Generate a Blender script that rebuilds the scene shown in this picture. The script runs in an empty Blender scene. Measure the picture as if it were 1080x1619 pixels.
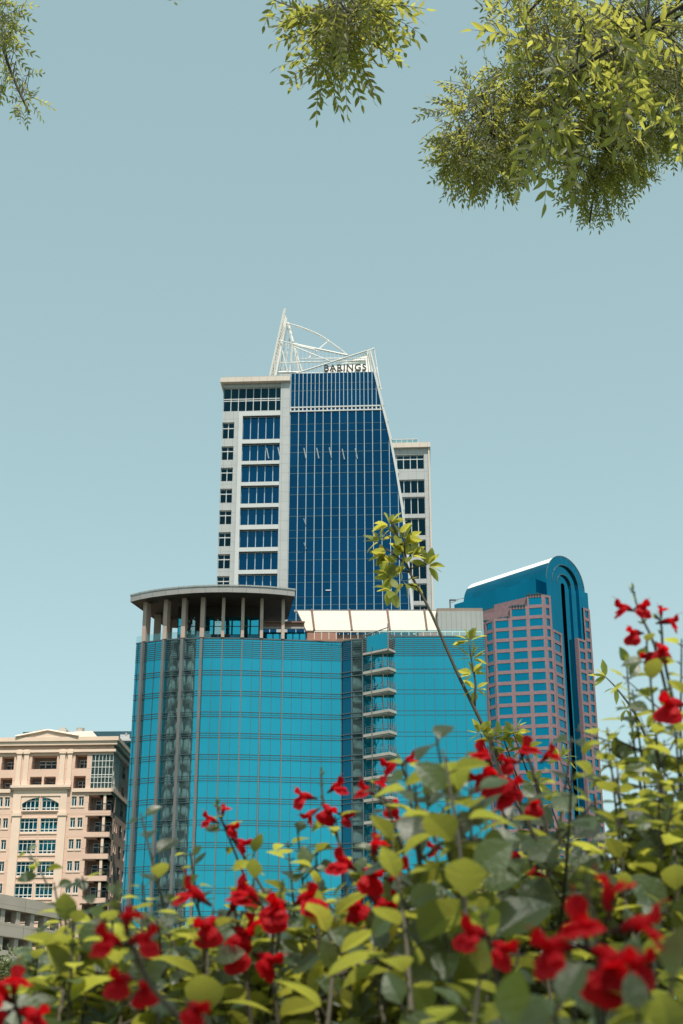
import bpy, math, random
from mathutils import Vector, Matrix
R = math.radians
random.seed(7)
S = bpy.context.scene
C = S.collection

# ------------------------------------------------------------------ camera, light, exposure
CAMZ = 0.80
PITCH = R(22.2)
FPX = 2249.0                      # 50 mm lens, 36 mm tall sensor
cam_d = bpy.data.cameras.new('camera'); cam = bpy.data.objects.new('camera', cam_d); C.objects.link(cam)
cam.location = (0, 0, CAMZ); cam.rotation_euler = (R(90) + PITCH, 0, 0)
cam_d.sensor_fit = 'VERTICAL'; cam_d.sensor_height = 36; cam_d.lens = 50
cam_d.clip_start = 0.05; cam_d.clip_end = 6000
cam_d.dof.use_dof = True; cam_d.dof.focus_distance = 16; cam_d.dof.aperture_fstop = 15
S.camera = cam

SUN_EL, SUN_AZ = R(64), R(170)    # azimuth measured clockwise from +Y: behind the camera, slightly right
w = bpy.data.worlds.new('World'); S.world = w; w.use_nodes = True
nt = w.node_tree; bg = nt.nodes['Background']
sky = nt.nodes.new('ShaderNodeTexSky'); sky.sky_type = 'NISHITA'; sky.sun_disc = False
sky.sun_elevation = SUN_EL; sky.sun_rotation = SUN_AZ
sky.air_density = 1.0; sky.dust_density = 1.6; sky.ozone_density = 1.0
hs = nt.nodes.new('ShaderNodeHueSaturation'); hs.inputs['Saturation'].default_value = 0.50
tint = nt.nodes.new('ShaderNodeMix'); tint.data_type = 'RGBA'; tint.blend_type = 'MULTIPLY'
tint.inputs[0].default_value = 1.0; tint.inputs[7].default_value = (0.86, 1.06, 0.94, 1)
nt.links.new(sky.outputs[0], hs.inputs['Color']); nt.links.new(hs.outputs[0], tint.inputs[6])
even = nt.nodes.new('ShaderNodeMix'); even.data_type = 'RGBA'; even.inputs[0].default_value = 0.40
even.inputs[7].default_value = (1.86, 2.86, 3.04, 1)      # thin even veil over the clear sky
nt.links.new(tint.outputs[2], even.inputs[6]); nt.links.new(even.outputs[2], bg.inputs[0]); bg.inputs[1].default_value = 0.15
sd = bpy.data.lights.new('sun', 'SUN'); sd.energy = 4.7; sd.angle = R(0.5); sd.color = (1.0, 0.93, 0.82)
sun = bpy.data.objects.new('sun', sd); C.objects.link(sun)
sdir = Vector((math.sin(SUN_AZ) * math.cos(SUN_EL), math.cos(SUN_AZ) * math.cos(SUN_EL), math.sin(SUN_EL)))
sun.rotation_euler = sdir.to_track_quat('Z', 'Y').to_euler(); sun.location = (0, 0, 300)
S.view_settings.view_transform = 'Standard'; S.view_settings.look = 'None'
S.view_settings.gamma = 1; S.view_settings.exposure = 0.42
S.render.engine = 'CYCLES'

# ------------------------------------------------------------------ survey helpers (photo measurement -> metres)
cP, sP = math.cos(PITCH), math.sin(PITCH)
def A(px, py):
    v = (809.5 - py) / FPX
    return ((px - 540) / FPX) / (cP - v * sP)
def H(py):
    v = (809.5 - py) / FPX
    return (sP + v * cP) / (cP - v * sP)
def W(px, py, Y): return Vector((A(px, py) * Y, Y, CAMZ + H(py) * Y))
class Frame:
    """vertical survey plane: origin on plan, yaw; local x along it, local y away from the street"""
    def __init__(s, ox, oy, yaw):
        s.o = (ox, oy); s.yaw = yaw; s.t = (math.cos(yaw), math.sin(yaw)); s.n = (-math.sin(yaw), math.cos(yaw))
    def hit(s, px, py, d=0.0):
        a = A(px, py); Y = (d + s.n[0]*s.o[0] + s.n[1]*s.o[1]) / (s.n[0]*a + s.n[1])
        x, y = a*Y - s.o[0], Y - s.o[1]
        return (s.t[0]*x + s.t[1]*y, CAMZ + Y*H(py))
    def x(s, px, py, d=0.0): return s.hit(px, py, d)[0]
    def z(s, px, py, d=0.0): return s.hit(px, py, d)[1]

# ------------------------------------------------------------------ mesh builder
class MB:
    def __init__(s): s.v = []; s.f = []; s.T = None
    def pt(s, p):
        s.v.append(tuple(s.T(*p)) if s.T else tuple(p)); return len(s.v) - 1
    def poly(s, pts):
        s.f.append([s.pt(p) for p in pts]); return s
    def box(s, x0, x1, y0, y1, z0, z1):
        if x0 > x1: x0, x1 = x1, x0
        if y0 > y1: y0, y1 = y1, y0
        if z0 > z1: z0, z1 = z1, z0
        i = [s.pt((x, y, z)) for x in (x0, x1) for y in (y0, y1) for z in (z0, z1)]
        for q in ((0,1,3,2),(4,6,7,5),(0,4,5,1),(2,3,7,6),(0,2,6,4),(1,5,7,3)): s.f.append([i[k] for k in q])
        return s
    def prism(s, poly, y0, y1, axis='y'):
        n = len(poly)
        if axis == 'y': a = [s.pt((x, y0, z)) for x, z in poly]; b = [s.pt((x, y1, z)) for x, z in poly]
        else: a = [s.pt((x, y, y0)) for x, y in poly]; b = [s.pt((x, y, y1)) for x, y in poly]
        s.f.append(a[:]); s.f.append(b[::-1])
        for i in range(n):
            j = (i+1) % n; s.f.append([a[i], b[i], b[j], a[j]])
        return s
    def tube(s, pts, r, n=6, r1=None, cap=True):
        pts = [Vector(p) for p in pts]; m = len(pts); rings = []
        for i, p in enumerate(pts):
            d = (pts[min(i+1, m-1)] - pts[max(i-1, 0)])
            if d.length < 1e-9: d = Vector((0,0,1))
            d.normalize()
            u = d.cross(Vector((0,0,1)) if abs(d.z) < .9 else Vector((1,0,0))).normalized(); w_ = d.cross(u)
            rr = r if r1 is None else r + (r1-r)*i/(m-1)
            rings.append([s.pt(p + (u*math.cos(2*math.pi*k/n) + w_*math.sin(2*math.pi*k/n))*rr) for k in range(n)])
        for a, b in zip(rings, rings[1:]):
            for k in range(n): s.f.append([a[k], a[(k+1)%n], b[(k+1)%n], b[k]])
        if cap: s.f.append(rings[0][::-1]); s.f.append(rings[-1])
        return s
    def wall(s, x0, x1, z0, z1, holes, y=0.0):
        """front skin with openings; holes = (xa, xb, za, zb, depth) get reveals and no back"""
        xs = sorted({x0, x1} | {min(max(h[k], x0), x1) for h in holes for k in (0, 1)})
        zs = sorted({z0, z1} | {min(max(h[k], z0), z1) for h in holes for k in (2, 3)})
        for za, zb in zip(zs, zs[1:]):
            if zb - za < 1e-6: continue
            start = None
            for xa, xb in zip(xs, xs[1:]):
                cx, cz = (xa+xb)/2, (za+zb)/2
                solid = not any(h[0] < cx < h[1] and h[2] < cz < h[3] for h in holes)
                if solid and start is None: start = xa
                if not solid and start is not None:
                    s.poly([(start,y,za),(xa,y,za),(xa,y,zb),(start,y,zb)]); start = None
            if start is not None: s.poly([(start,y,za),(x1,y,za),(x1,y,zb),(start,y,zb)])
        for xa, xb, za, zb, d in holes:
            xa, xb, za, zb = max(xa,x0), min(xb,x1), max(za,z0), min(zb,z1)
            if xb <= xa or zb <= za: continue
            Y = y + d
            s.poly([(xa,y,za),(xb,y,za),(xb,Y,za),(xa,Y,za)]); s.poly([(xa,y,zb),(xa,Y,zb),(xb,Y,zb),(xb,y,zb)])
            if xa > x0: s.poly([(xa,y,za),(xa,Y,za),(xa,Y,zb),(xa,y,zb)])
            if xb < x1: s.poly([(xb,y,za),(xb,y,zb),(xb,Y,zb),(xb,Y,za)])
        return s
    def build(s, name, mat, parent=None, smooth=False, weld=False):
        me = bpy.data.meshes.new(name); me.from_pydata(s.v, [], s.f)
        me.materials.append(mat)
        if smooth: me.polygons.foreach_set('use_smooth', [True]*len(me.polygons))
        me.update()
        o = bpy.data.objects.new(name, me); C.objects.link(o)
        if parent: o.parent = parent
        return o

def tag(o, label, cat, group=None):
    o['label'] = label; o['category'] = cat
    if group: o['group'] = group
    return o
def thing(name, label, cat, loc=(0,0,0), rz=0.0, group=None):
    o = bpy.data.objects.new(name, None); C.objects.link(o); o.location = loc; o.rotation_euler = (0,0,rz)
    o.empty_display_size = 0.5
    return tag(o, label, cat, group)
def seg_T(ax, ay, bx, by):
    """transform (s, d, z) on a plan segment a->b, d away from the street"""
    L = math.hypot(bx-ax, by-ay); tx, ty = (bx-ax)/L, (by-ay)/L
    return L, (lambda s, d, z: (ax + tx*s - ty*d, ay + ty*s + tx*d, z))

# ------------------------------------------------------------------ materials
def mat_base(name):
    m = bpy.data.materials.new(name); m.use_nodes = True
    n = m.node_tree; return m, n, n.nodes['Principled BSDF'], n.nodes['Material Output']
def N(n, t, **kw):
    o = n.nodes.new(t)
    for k, v in kw.items(): setattr(o, k, v)
    return o
def mixcol(n, fac, a, b):
    m = N(n, 'ShaderNodeMix', data_type='RGBA')
    if hasattr(fac, 'links'): n.links.new(fac, m.inputs[0])
    else: m.inputs[0].default_value = fac
    for i, c in ((6, a), (7, b)):
        if hasattr(c, 'links'): n.links.new(c, m.inputs[i])
        else: m.inputs[i].default_value = (*c, 1)
    return m.outputs[2]
def noise(n, scale, detail=4, coord='Object', stretch=None):
    tc = N(n, 'ShaderNodeTexCoord'); t = N(n, 'ShaderNodeTexNoise'); t.inputs['Scale'].default_value = scale
    t.inputs['Detail'].default_value = detail
    if stretch:
        mp = N(n, 'ShaderNodeMapping'); mp.inputs['Scale'].default_value = stretch
        n.links.new(tc.outputs[coord], mp.inputs[0]); n.links.new(mp.outputs[0], t.inputs[0])
    else: n.links.new(tc.outputs[coord], t.inputs[0])
    return t.outputs[0]
def ramp(n, src, a, b):
    r = N(n, 'ShaderNodeMapRange'); r.inputs[1].default_value = a; r.inputs[2].default_value = b
    n.links.new(src, r.inputs[0]); return r.outputs[0]
def bump(n, p, src, strength, dist):
    b = N(n, 'ShaderNodeBump'); b.inputs['Strength'].default_value = strength; b.inputs['Distance'].default_value = dist
    n.links.new(src, b.inputs['Height']); n.links.new(b.outputs[0], p.inputs['Normal'])
def solid(name, col, rough=0.6, var=0.18, scale=0.4, metal=0.0, stretch=None, grid=None):
    """wall paint, stone, metal: base colour with stains; grid = (panel width, panel height) joint lines"""
    m, n, p, o = mat_base(name)
    dark = tuple(c*(1-var) for c in col); lite = tuple(min(1, c*(1+var*.6)) for c in col)
    c = mixcol(n, ramp(n, noise(n, scale, 6, stretch=stretch), .3, .7), dark, lite)
    if grid:
        tc = N(n, 'ShaderNodeTexCoord'); sx = N(n, 'ShaderNodeSeparateXYZ'); n.links.new(tc.outputs['Object'], sx.inputs[0])
        outs = []
        for ax, per, wd in ((0, grid[0], grid[2]), (2, grid[1], grid[2])):
            a = N(n, 'ShaderNodeMath', operation='DIVIDE'); n.links.new(sx.outputs[ax], a.inputs[0]); a.inputs[1].default_value = per
            b = N(n, 'ShaderNodeMath', operation='FRACT'); n.links.new(a.outputs[0], b.inputs[0])
            d = N(n, 'ShaderNodeMath', operation='LESS_THAN'); n.links.new(b.outputs[0], d.inputs[0]); d.inputs[1].default_value = wd/per
            outs.append(d.outputs[0])
        mx = N(n, 'ShaderNodeMath', operation='MAXIMUM'); n.links.new(outs[0], mx.inputs[0]); n.links.new(outs[1], mx.inputs[1])
        c = mixcol(n, mx.outputs[0], c, tuple(x*.55 for x in col))
    n.links.new(c, p.inputs['Base Color']); p.inputs['Roughness'].default_value = rough; p.inputs['Metallic'].default_value = metal
    return m
def mirror_glass(name, col, metal=.92, rough=.04, wav=.012, wscale=.35, var=.10, stretch=(1,1,.25)):
    m, n, p, o = mat_base(name)
    geo = N(n, 'ShaderNodeNewGeometry')
    c1 = mixcol(n, geo.outputs['Random Per Island'], tuple(x*(1-var) for x in col), tuple(min(1,x*(1+var)) for x in col))
    c2 = mixcol(n, ramp(n, noise(n, .12, 3, stretch=stretch), .35, .65), tuple(x*(1-var) for x in col), c1)
    n.links.new(c2, p.inputs['Base Color']); p.inputs['Metallic'].default_value = metal; p.inputs['Roughness'].default_value = rough
    bump(n, p, noise(n, wscale, 2), 1.0, wav)
    return m
M = {}
M['teal'] = mirror_glass('teal_mirror_glass', (.030, .345, .455), wav=.018, wscale=.5, var=.13)
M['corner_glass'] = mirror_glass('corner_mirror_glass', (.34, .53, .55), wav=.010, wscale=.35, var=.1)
M['teal_dark'] = mirror_glass('dark_teal_glass', (.01, .12, .20), wav=.02)
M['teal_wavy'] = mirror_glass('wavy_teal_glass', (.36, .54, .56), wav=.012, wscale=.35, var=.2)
M['navy'] = mirror_glass('navy_mirror_glass', (.004, .060, .135), wav=.01, wscale=.2, var=.16)
M['navy_band'] = mirror_glass('deep_green_glass', (.005, .030, .045), wav=.01, var=.4)
M['pink_glass'] = mirror_glass('tower_teal_glass', (.004, .20, .31), wav=.01, wscale=.3, var=.12)
M['pink_glass_dark'] = mirror_glass('slot_dark_glass', (.004, .03, .045), wav=.01)
M['win_blue'] = mirror_glass('blue_window_glass', (.02, .34, .50), wav=.01, wscale=.8, var=.35)
M['win_dark'] = mirror_glass('dark_window_glass', (.03, .12, .17), wav=.03, wscale=.9, var=.6)
M['bay_glass'] = mirror_glass('pale_bay_glass', (.33, .47, .48), wav=.06, wscale=1.0, var=.3)
def clear_glass(name, col):
    m, n, p, o = mat_base(name); p.inputs['Base Color'].default_value = (*col, 1); p.inputs['Metallic'].default_value = .8; p.inputs['Roughness'].default_value = .05
    t = N(n, 'ShaderNodeBsdfTransparent'); t.inputs[0].default_value = (.80,.93,.93,1); mx = N(n, 'ShaderNodeMixShader'); mx.inputs[0].default_value = .25
    n.links.new(t.outputs[0], mx.inputs[1]); n.links.new(p.outputs[0], mx.inputs[2]); n.links.new(mx.outputs[0], o.inputs[0]); return m
M['condo_white'] = solid('white_balcony_paint', (.86, .85, .82), .5, .03)
M['condo_glass'] = solid('condo_dark_glass', (.01, .035, .045), .2, .4)
M['clear'] = clear_glass('balustrade_glass', (.25, .55, .6))
M['mull'] = solid('grey_mullion_metal', (.055, .085, .10), .45, .1)
M['mull_lt'] = solid('light_mullion_metal', (.30, .38, .44), .4, .08)
M['fin'] = solid('fin_metal', (.13, .128, .13), .45, .12)
M['column'] = solid('tan_column_cladding', (.40, .30, .255), .5, .15)
M['fascia'] = solid('canopy_fascia_panels', (.27, .26, .255), .4, .06, grid=(2.0, 50, .06))
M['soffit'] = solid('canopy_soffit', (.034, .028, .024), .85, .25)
M['brown'] = solid('brown_beam', (.16, .09, .065), .6, .2)
M['white_metal'] = solid('white_metal', (.74, .72, .66), .45, .06)
M['louvre'] = solid('cream_roof_louvre', (.47, .43, .37), .5, .05)
M['rust'] = solid('rust_red_panel', (.30, .14, .10), .6, .15)
M['grey_panel'] = solid('grey_screen_panel', (.27, .285, .28), .5, .08, grid=(.75, 60, .06))
M['slab'] = solid('balcony_slab_metal', (.38, .36, .33), .5, .12)
M['slab_under'] = solid('balcony_rail_metal', (.16, .17, .17), .5, .1)
M['stone_white'] = solid('pale_stone_cladding', (.34, .355, .36), .6, .07, grid=(1.55, 1.9, .05))
M['frame_white'] = solid('white_frame_cladding', (.44, .455, .46), .5, .05)
M['cornice'] = solid('cornice_stone', (.50, .43, .375), .6, .06, grid=(1.5, 50, .05))
M['sign_black'] = solid('sign_letter_metal', (.008, .010, .014), .4, .1)
M['sign_white'] = solid('sign_white_panel', (.88, .86, .82), .5, .05)
M['spire'] = solid('crown_white_steel', (.60, .58, .55), .45, .05)
M['granite'] = solid('rose_granite', (.205, .120, .132), .55, .16, scale=.8)
M['barrel'] = solid('pale_roof_highlight', (.72, .72, .68), .35, .06)  # pale colour for the highlight painted along the barrel roof
M['stucco'] = solid('tan_stucco', (.66, .455, .36), .8, .08, scale=.25, grid=(50, 1.72, .05))
M['trim'] = solid('cream_trim', (.72, .545, .435), .75, .06)
M['win_frame'] = solid('white_window_frame', (.66, .66, .62), .5, .05)
M['iron'] = solid('black_iron_railing', (.02, .02, .022), .5, .1)
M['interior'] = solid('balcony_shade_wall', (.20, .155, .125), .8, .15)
M['concrete'] = solid('garage_concrete', (.36, .31, .265), .8, .12, grid=(2.4, 1.1, .04))
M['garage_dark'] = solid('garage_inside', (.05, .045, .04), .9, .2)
M['dark_roof'] = solid('dark_parapet_metal', (.022, .075, .10), .45, .1)
M['equip'] = solid('roof_equipment_metal', (.45, .43, .40), .5, .15)
M['bark'] = solid('bark', (.050, .042, .025), .9, .35, scale=12)
M['pole_green'] = solid('pale_green_paint', (.42, .52, .42), .5, .06)
M['furniture'] = solid('dark_furniture', (.02, .022, .025), .6, .1)

def ground_mat():
    m, n, p, o = mat_base('ground')
    c = mixcol(n, ramp(n, noise(n, .05, 8), .4, .6), (.045, .075, .025), (.11, .10, .08))
    n.links.new(c, p.inputs['Base Color']); p.inputs['Roughness'].default_value = .95; return m
M['ground'] = ground_mat()
def leaf_mat(name, top, under, trans, tf=.45, rough=.38, spec=.5, vein=0.0, var=.3):
    m, n, p, o = mat_base(name)
    geo = N(n, 'ShaderNodeNewGeometry')
    a = mixcol(n, geo.outputs['Random Per Island'], tuple(c*(1-var) for c in top), tuple(c*(1+var) for c in top))
    c = mixcol(n, geo.outputs['Backfacing'], a, under)
    n.links.new(c, p.inputs['Base Color']); p.inputs['Roughness'].default_value = rough
    p.inputs['Specular IOR Level'].default_value = spec
    if vein: p.inputs['Coat Weight'].default_value = .45; p.inputs['Coat Roughness'].default_value = .40; p.inputs['Coat IOR'].default_value = 1.55
    if vein: bump(n, p, noise(n, vein, 3), .9, .002)
    t = N(n, 'ShaderNodeBsdfTranslucent')
    tcol = mixcol(n, geo.outputs['Random Per Island'], tuple(c*(1-var*.7) for c in trans), tuple(min(1, c*(1+var*.7)) for c in trans))
    n.links.new(tcol, t.inputs[0])
    mx = N(n, 'ShaderNodeMixShader'); mx.inputs[0].default_value = tf
    n.links.new(p.outputs[0], mx.inputs[1]); n.links.new(t.outputs[0], mx.inputs[2]); n.links.new(mx.outputs[0], o.inputs[0])
    return m
M['tree_leaf'] = leaf_mat('tree_leaf', (.030, .034, .009), (.036, .040, .012), (.64, .62, .11), .42, .5, .2)
M['sap_leaf'] = leaf_mat('sapling_leaf', (.13, .15, .03), (.16, .18, .05), (.66, .62, .10), .5, .35, .5)
M['bush_leaf'] = leaf_mat('salvia_leaf', (.020, .038, .015), (.030, .050, .024), (.58, .58, .08), .36, .42, .4, vein=260, var=.6)
M['far_leaf'] = leaf_mat('park_tree_leaf', (.085, .105, .045), (.10, .12, .06), (.28, .30, .08), .35, .45, .5)
M['petal'] = leaf_mat('red_petal', (.36, .004, .010), (.34, .004, .010), (.85, .006, .012), .50, .6, .2, var=.15)
M['calyx'] = leaf_mat('purple_calyx', (.06, .03, .025), (.06, .03, .03), (.20, .06, .04), .3, .6, .2)
M['stem'] = solid('green_brown_stem', (.050, .040, .022), .7, .3, scale=30)

# ------------------------------------------------------------------ ground
g = MB().poly([(-2500,-600,0),(2500,-600,0),(2500,4500,0),(-2500,4500,0)]).build('ground', M['ground']); g['kind'] = 'structure'

# ================================================================== teal curved glass building
TY = 200.0
teal = thing('glass_building', 'curved turquoise mirror-glass building with columned rooftop terrace and canopy', 'building', (0, TY, 0))
zt = CAMZ + TY*H(1009.3)                       # top of the glass
def top_pt(px, py):                            # plan point (local) of a top-edge pixel
    Y = (zt - CAMZ)/H(py); return (A(px, py)*Y, Y - TY)
# left convex corner: an arc; then a shallow concave front, a notch, and a straight right part
a0 = top_pt(330, 1009.2); RAD = 23.0
arc = []
for k in range(120):
    ph = R(k*.5); arc.append((a0[0] - RAD*math.sin(ph), a0[1] + RAD*(1-math.cos(ph))))
    if arc[-1][0]/(arc[-1][1]+TY) < A(217, 1019): break
arc = arc[::-1]
ctrl = [top_pt(*q) for q in ((330,1009.2),(352,1009.4),(383,1009.8),(413,1010.8),(447,1012.0),(480,1013.2),(510,1014.4),(540,1015.2))]
mid = []
for i in range(len(ctrl)-1):
    p0 = ctrl[max(i-1,0)]; p1 = ctrl[i]; p2 = ctrl[i+1]; p3 = ctrl[min(i+2,len(ctrl)-1)]
    for k in range(1, 9):
        t = k/8
        mid.append(tuple(.5*((2*p1[j]) + (-p0[j]+p2[j])*t + (2*p0[j]-5*p1[j]+4*p2[j]-p3[j])*t*t + (-p0[j]+3*p1[j]-3*p2[j]+p3[j])*t**3) for j in (0,1)))
curveA = arc + mid
nA = top_pt(556, 1012.2); nB = top_pt(573, 1010.5); rA = top_pt(622, 1006.6); rB = top_pt(766, 1006.4)
def arclen(c):
    L = [0]
    for a, b in zip(c, c[1:]): L.append(L[-1] + math.hypot(b[0]-a[0], b[1]-a[1]))
    return L
LA = arclen(curveA)
def at(c, L, s):
    s = min(max(s, 0), L[-1])
    for i in range(len(L)-1):
        if L[i+1] >= s: break
    t = (s-L[i])/(L[i+1]-L[i]); a, b = c[i], c[i+1]
    tx, ty = b[0]-a[0], b[1]-a[1]; q = math.hypot(tx, ty)
    return (a[0]+tx*t, a[1]+ty*t), (tx/q, ty/q)
def ribbon(curve, z0, z1, off=0.0):
    mb = MB(); ids = []
    L = arclen(curve)
    for i, s in enumerate(L):
        p, t = at(curve, L, s); q = (p[0]+t[1]*off, p[1]-t[0]*off)
        ids.append((mb.pt((q[0],q[1],z0)), mb.pt((q[0],q[1],z1))))
    for a, b in zip(ids, ids[1:]): mb.f.append([a[0], b[0], b[1], a[1]])
    return mb
# glass skins
iw0 = min(range(len(curveA)), key=lambda j: abs(curveA[j][0] - top_pt(266,1012)[0])); iw1 = min(range(len(curveA)), key=lambda j: abs(curveA[j][0] - top_pt(311,1009.6)[0]))
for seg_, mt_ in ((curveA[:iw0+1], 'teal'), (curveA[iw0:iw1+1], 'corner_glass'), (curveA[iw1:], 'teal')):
    rbn = ribbon(seg_, 0, zt).build('curved_glass_wall', M[mt_], teal, smooth=True)
MB().poly([(*curveA[-1],0),(*nA,0),(*nA,zt),(*curveA[-1],zt)]).build('dark_notch_glass', M['teal_dark'], teal)
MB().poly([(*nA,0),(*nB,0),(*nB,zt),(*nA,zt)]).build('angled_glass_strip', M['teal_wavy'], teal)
MB().poly([(*nB,0),(*rA,0),(*rA,zt),(*nB,zt)]).poly([(*rA,0),(*rB,0),(*rB,zt),(*rA,zt)]).build('straight_glass_wall', M['teal'], teal)
L0 = curveA[0]
shell = MB()
bl = (L0[0]+6.5, L0[1]+26); br = (rB[0]+1, rB[1]+26)
shell.poly([(*bl,0),(*L0,0),(*L0,zt),(*bl,zt)]); shell.poly([(*rB,0),(*br,0),(*br,zt),(*rB,zt)]); shell.poly([(*br,0),(*bl,0),(*bl,zt),(*br,zt)])
shell.build('side_wall', M['teal'], teal)
rf = MB(); rf.poly([(p[0],p[1],zt-.05) for p in curveA + [nA, nB, rA, rB, br, bl]]); rf.build('terrace_floor', M['slab'], teal)
# floor lines
pitch = (H(1061.7)-H(1370))*TY/9.0; z1 = CAMZ + TY*H(1061.7)
floors = [z1 - k*pitch for k in range(19) if z1 - k*pitch > 2]
allc = [curveA, [curveA[-1], nA], [nA, nB], [nB, rA, rB]]
def strip(curve, z, h, d, mb):
    L = arclen(curve); pts = []
    for s in L:
        p, t = at(curve, L, s); pts.append(((p[0]+t[1]*d, p[1]-t[0]*d), (p[0]+t[1]*.004, p[1]-t[0]*.004)))
    for a, b in zip(pts, pts[1:]):
        for q in ([(*a[0],z),(*b[0],z),(*b[0],z+h),(*a[0],z+h)], [(*a[1],z),(*b[1],z),(*b[0],z),(*a[0],z)], [(*a[0],z+h),(*b[0],z+h),(*b[1],z+h),(*a[1],z+h)]):
            mb.poly(q)
fl = MB()
for z in floors:
    strip(curveA, z+.14, .07, .12, fl); strip(curveA, z-.52, .07, .12, fl); strip(curveA, z-.20, .035, .08, fl)
    strip(allc[3], z+.12, .045, .08, fl); strip(allc[3], z-.5, .045, .08, fl)
    for c in allc[1:3]: strip(c, z+.14, .14, .2, fl); strip(c, z-.5, .12, .2, fl)
for c in allc: strip(c, zt-.10, .2, .14, fl)
fl.build('floor_band', M['mull'], teal)
lv = MB()
for k in range(9):
    for c in allc: strip(c, zt-.5-k*.30, .05, .10, lv)
lv.build('top_louvre', M['mull'], teal)
# verticals
vm = MB()
def vert(mb, p, t, wd, d, z0, z1):
    n_ = (t[1], -t[0])
    mb.T = lambda x, y, z: (p[0]+t[0]*x+n_[0]*y, p[1]+t[1]*x+n_[1]*y, z)
    mb.box(-wd/2, wd/2, .005, d, z0, z1); mb.T = None
PW = 1.46
k = 0
while k*PW < LA[-1]:
    p, t = at(curveA, LA, LA[-1] - k*PW); vert(vm, p, t, .06, .08, 0, zt-.11); k += 1
for c in ([nB, rA], [rA, rB]):
    L = arclen(c); k = 0
    while k*PW < L[-1]:
        p, t = at(c, L, k*PW); vert(vm, p, t, .055, .07, 0, zt-.11); k += 1
for q in (nA, nB): vert(vm, q, (1,0), .16, .16, 0, zt-.11)
vert(vm, curveA[-1], (1,0), .12, .16, 0, zt-.11)
vm.build('mullion_grid', M['mull'], teal)
# fins that run up the front and become the terrace columns
zs = CAMZ + (TY-.6)*H(943.4)                   # soffit height
cols_px = [(230,1016.5),(262,1012.4),(289.5,1010.4),(319.5,1009.4),(351.7,1009.3),(382.3,1009.8),(414,1010.7),(447.5,1011.6)]
for i, (px, py) in enumerate(cols_px):
    q = top_pt(px, py); s = min(range(len(curveA)), key=lambda j: (curveA[j][0]-q[0])**2 + (curveA[j][1]-q[1])**2)
    p, t = at(curveA, LA, LA[s]); n_ = (t[1], -t[0])
    dep = 1.15 if i < 4 else .35; wd = .40 if i < 4 else .16
    f = MB(); f.T = lambda x, y, z: (p[0]+t[0]*x+n_[0]*y, p[1]+t[1]*x+n_[1]*y, z)
    f.box(-wd/2, wd/2, .01, .62 if i < 4 else .22, 0, zt-.12)
    f.build('fin', M['fin'], teal)
    c = MB(); c.T = f.T
    cw = .62 if i < 4 else .46
    c.box(-cw/2, cw/2, -.95 if i < 4 else -.5, .30, zt+.11, zs + .02)
    c.build('column', M['column'], teal)
for px, py, dd in ((249,1004,2.2),(267,1001,4.0)):
    Y = TY + 6 + dd; x = A(px, 990)*Y
    MB().box(x-.5, x+.5, Y-TY-.4, Y-TY+.4, zt, zs).build('column', M['column'], teal)
# canopy: plan outline from its edge as surveyed at soffit height
def sof(px, py): Y = (zs-CAMZ)/H(py); return (A(px, py)*Y, Y-TY)
edge = [sof(*q) for q in ((206,951.5),(222,947.3),(240,944),(262,941),(285,938.7),(310,937),(335,936.2),(360,936),(390,936.6),(420,938),(445,940),(466,942.5))]
back = [sof(*q) for q in ((461,957),(455,979),(400,992),(330,996),(262,992),(244,979),(224,964.5))]
outline = edge + back
th = .90
cp = MB(); n = len(outline)
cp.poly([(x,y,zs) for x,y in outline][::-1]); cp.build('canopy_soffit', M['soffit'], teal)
cp = MB(); cx = sum(p[0] for p in outline)/n; cy = sum(p[1] for p in outline)/n
for i in range(n):
    a, b = outline[i], outline[(i+1)%n]
    cp.poly([(*a,zs-.02),(*b,zs-.02),(*b,zs+th),(*a,zs+th)])
cp.poly([(x,y,zs+th) for x,y in outline]); cp.build('canopy_fascia', M['fascia'], teal)
cp = MB()
for i in range(n):                              # drip edge standing proud of the top
    a, b = outline[i], outline[(i+1)%n]
    oa = (a[0]+(a[0]-cx)*.008, a[1]+(a[1]-cy)*.02); ob = (b[0]+(b[0]-cx)*.008, b[1]+(b[1]-cy)*.02)
    cp.poly([(*oa,zs+th+.02),(*ob,zs+th+.02),(*ob,zs+th+.22),(*oa,zs+th+.22)]); cp.poly([(*oa,zs+th+.22),(*ob,zs+th+.22),(*b,zs+th+.23),(*a,zs+th+.23)])
    cp.poly([(*oa,zs+th+.02),(*a,zs+th+.021),(*b,zs+th+.021),(*ob,zs+th+.02)])
cp.build('canopy_drip_edge', M['grey_panel'], teal)
# penthouse behind the columns
PY = 4.2
def pw(px, py): Y = TY+PY; return A(px,py)*Y
x0, x1 = pw(281, 990), pw(410, 990)
pent = MB()
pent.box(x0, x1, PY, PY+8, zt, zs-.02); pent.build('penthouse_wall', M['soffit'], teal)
npn = 9
for i in range(npn):
    if i in (2,): continue
    xa = x0 + (x1-x0)*i/npn + .12; xb = x0 + (x1-x0)*(i+1)/npn - .12
    zc = zt + (zs-zt)*.74
    wdw = MB(); wdw.box(xa, xb, PY-.06, PY-.01, zt+1.9, zc)
    gl = wdw.build('window', M['teal'] if i not in (1, 4) else M['bay_glass'], teal)
    MB().box(xa-.05, xb+.05, PY-.12, PY-.062, zt+3.1, zt+3.2).build('transom', M['mull'], gl)
wl = MB(); wl.box(x0, x1, PY-.06, PY-.01, zt, zt+1.8); wl.build('low_glass', M['win_dark'], teal)
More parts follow.
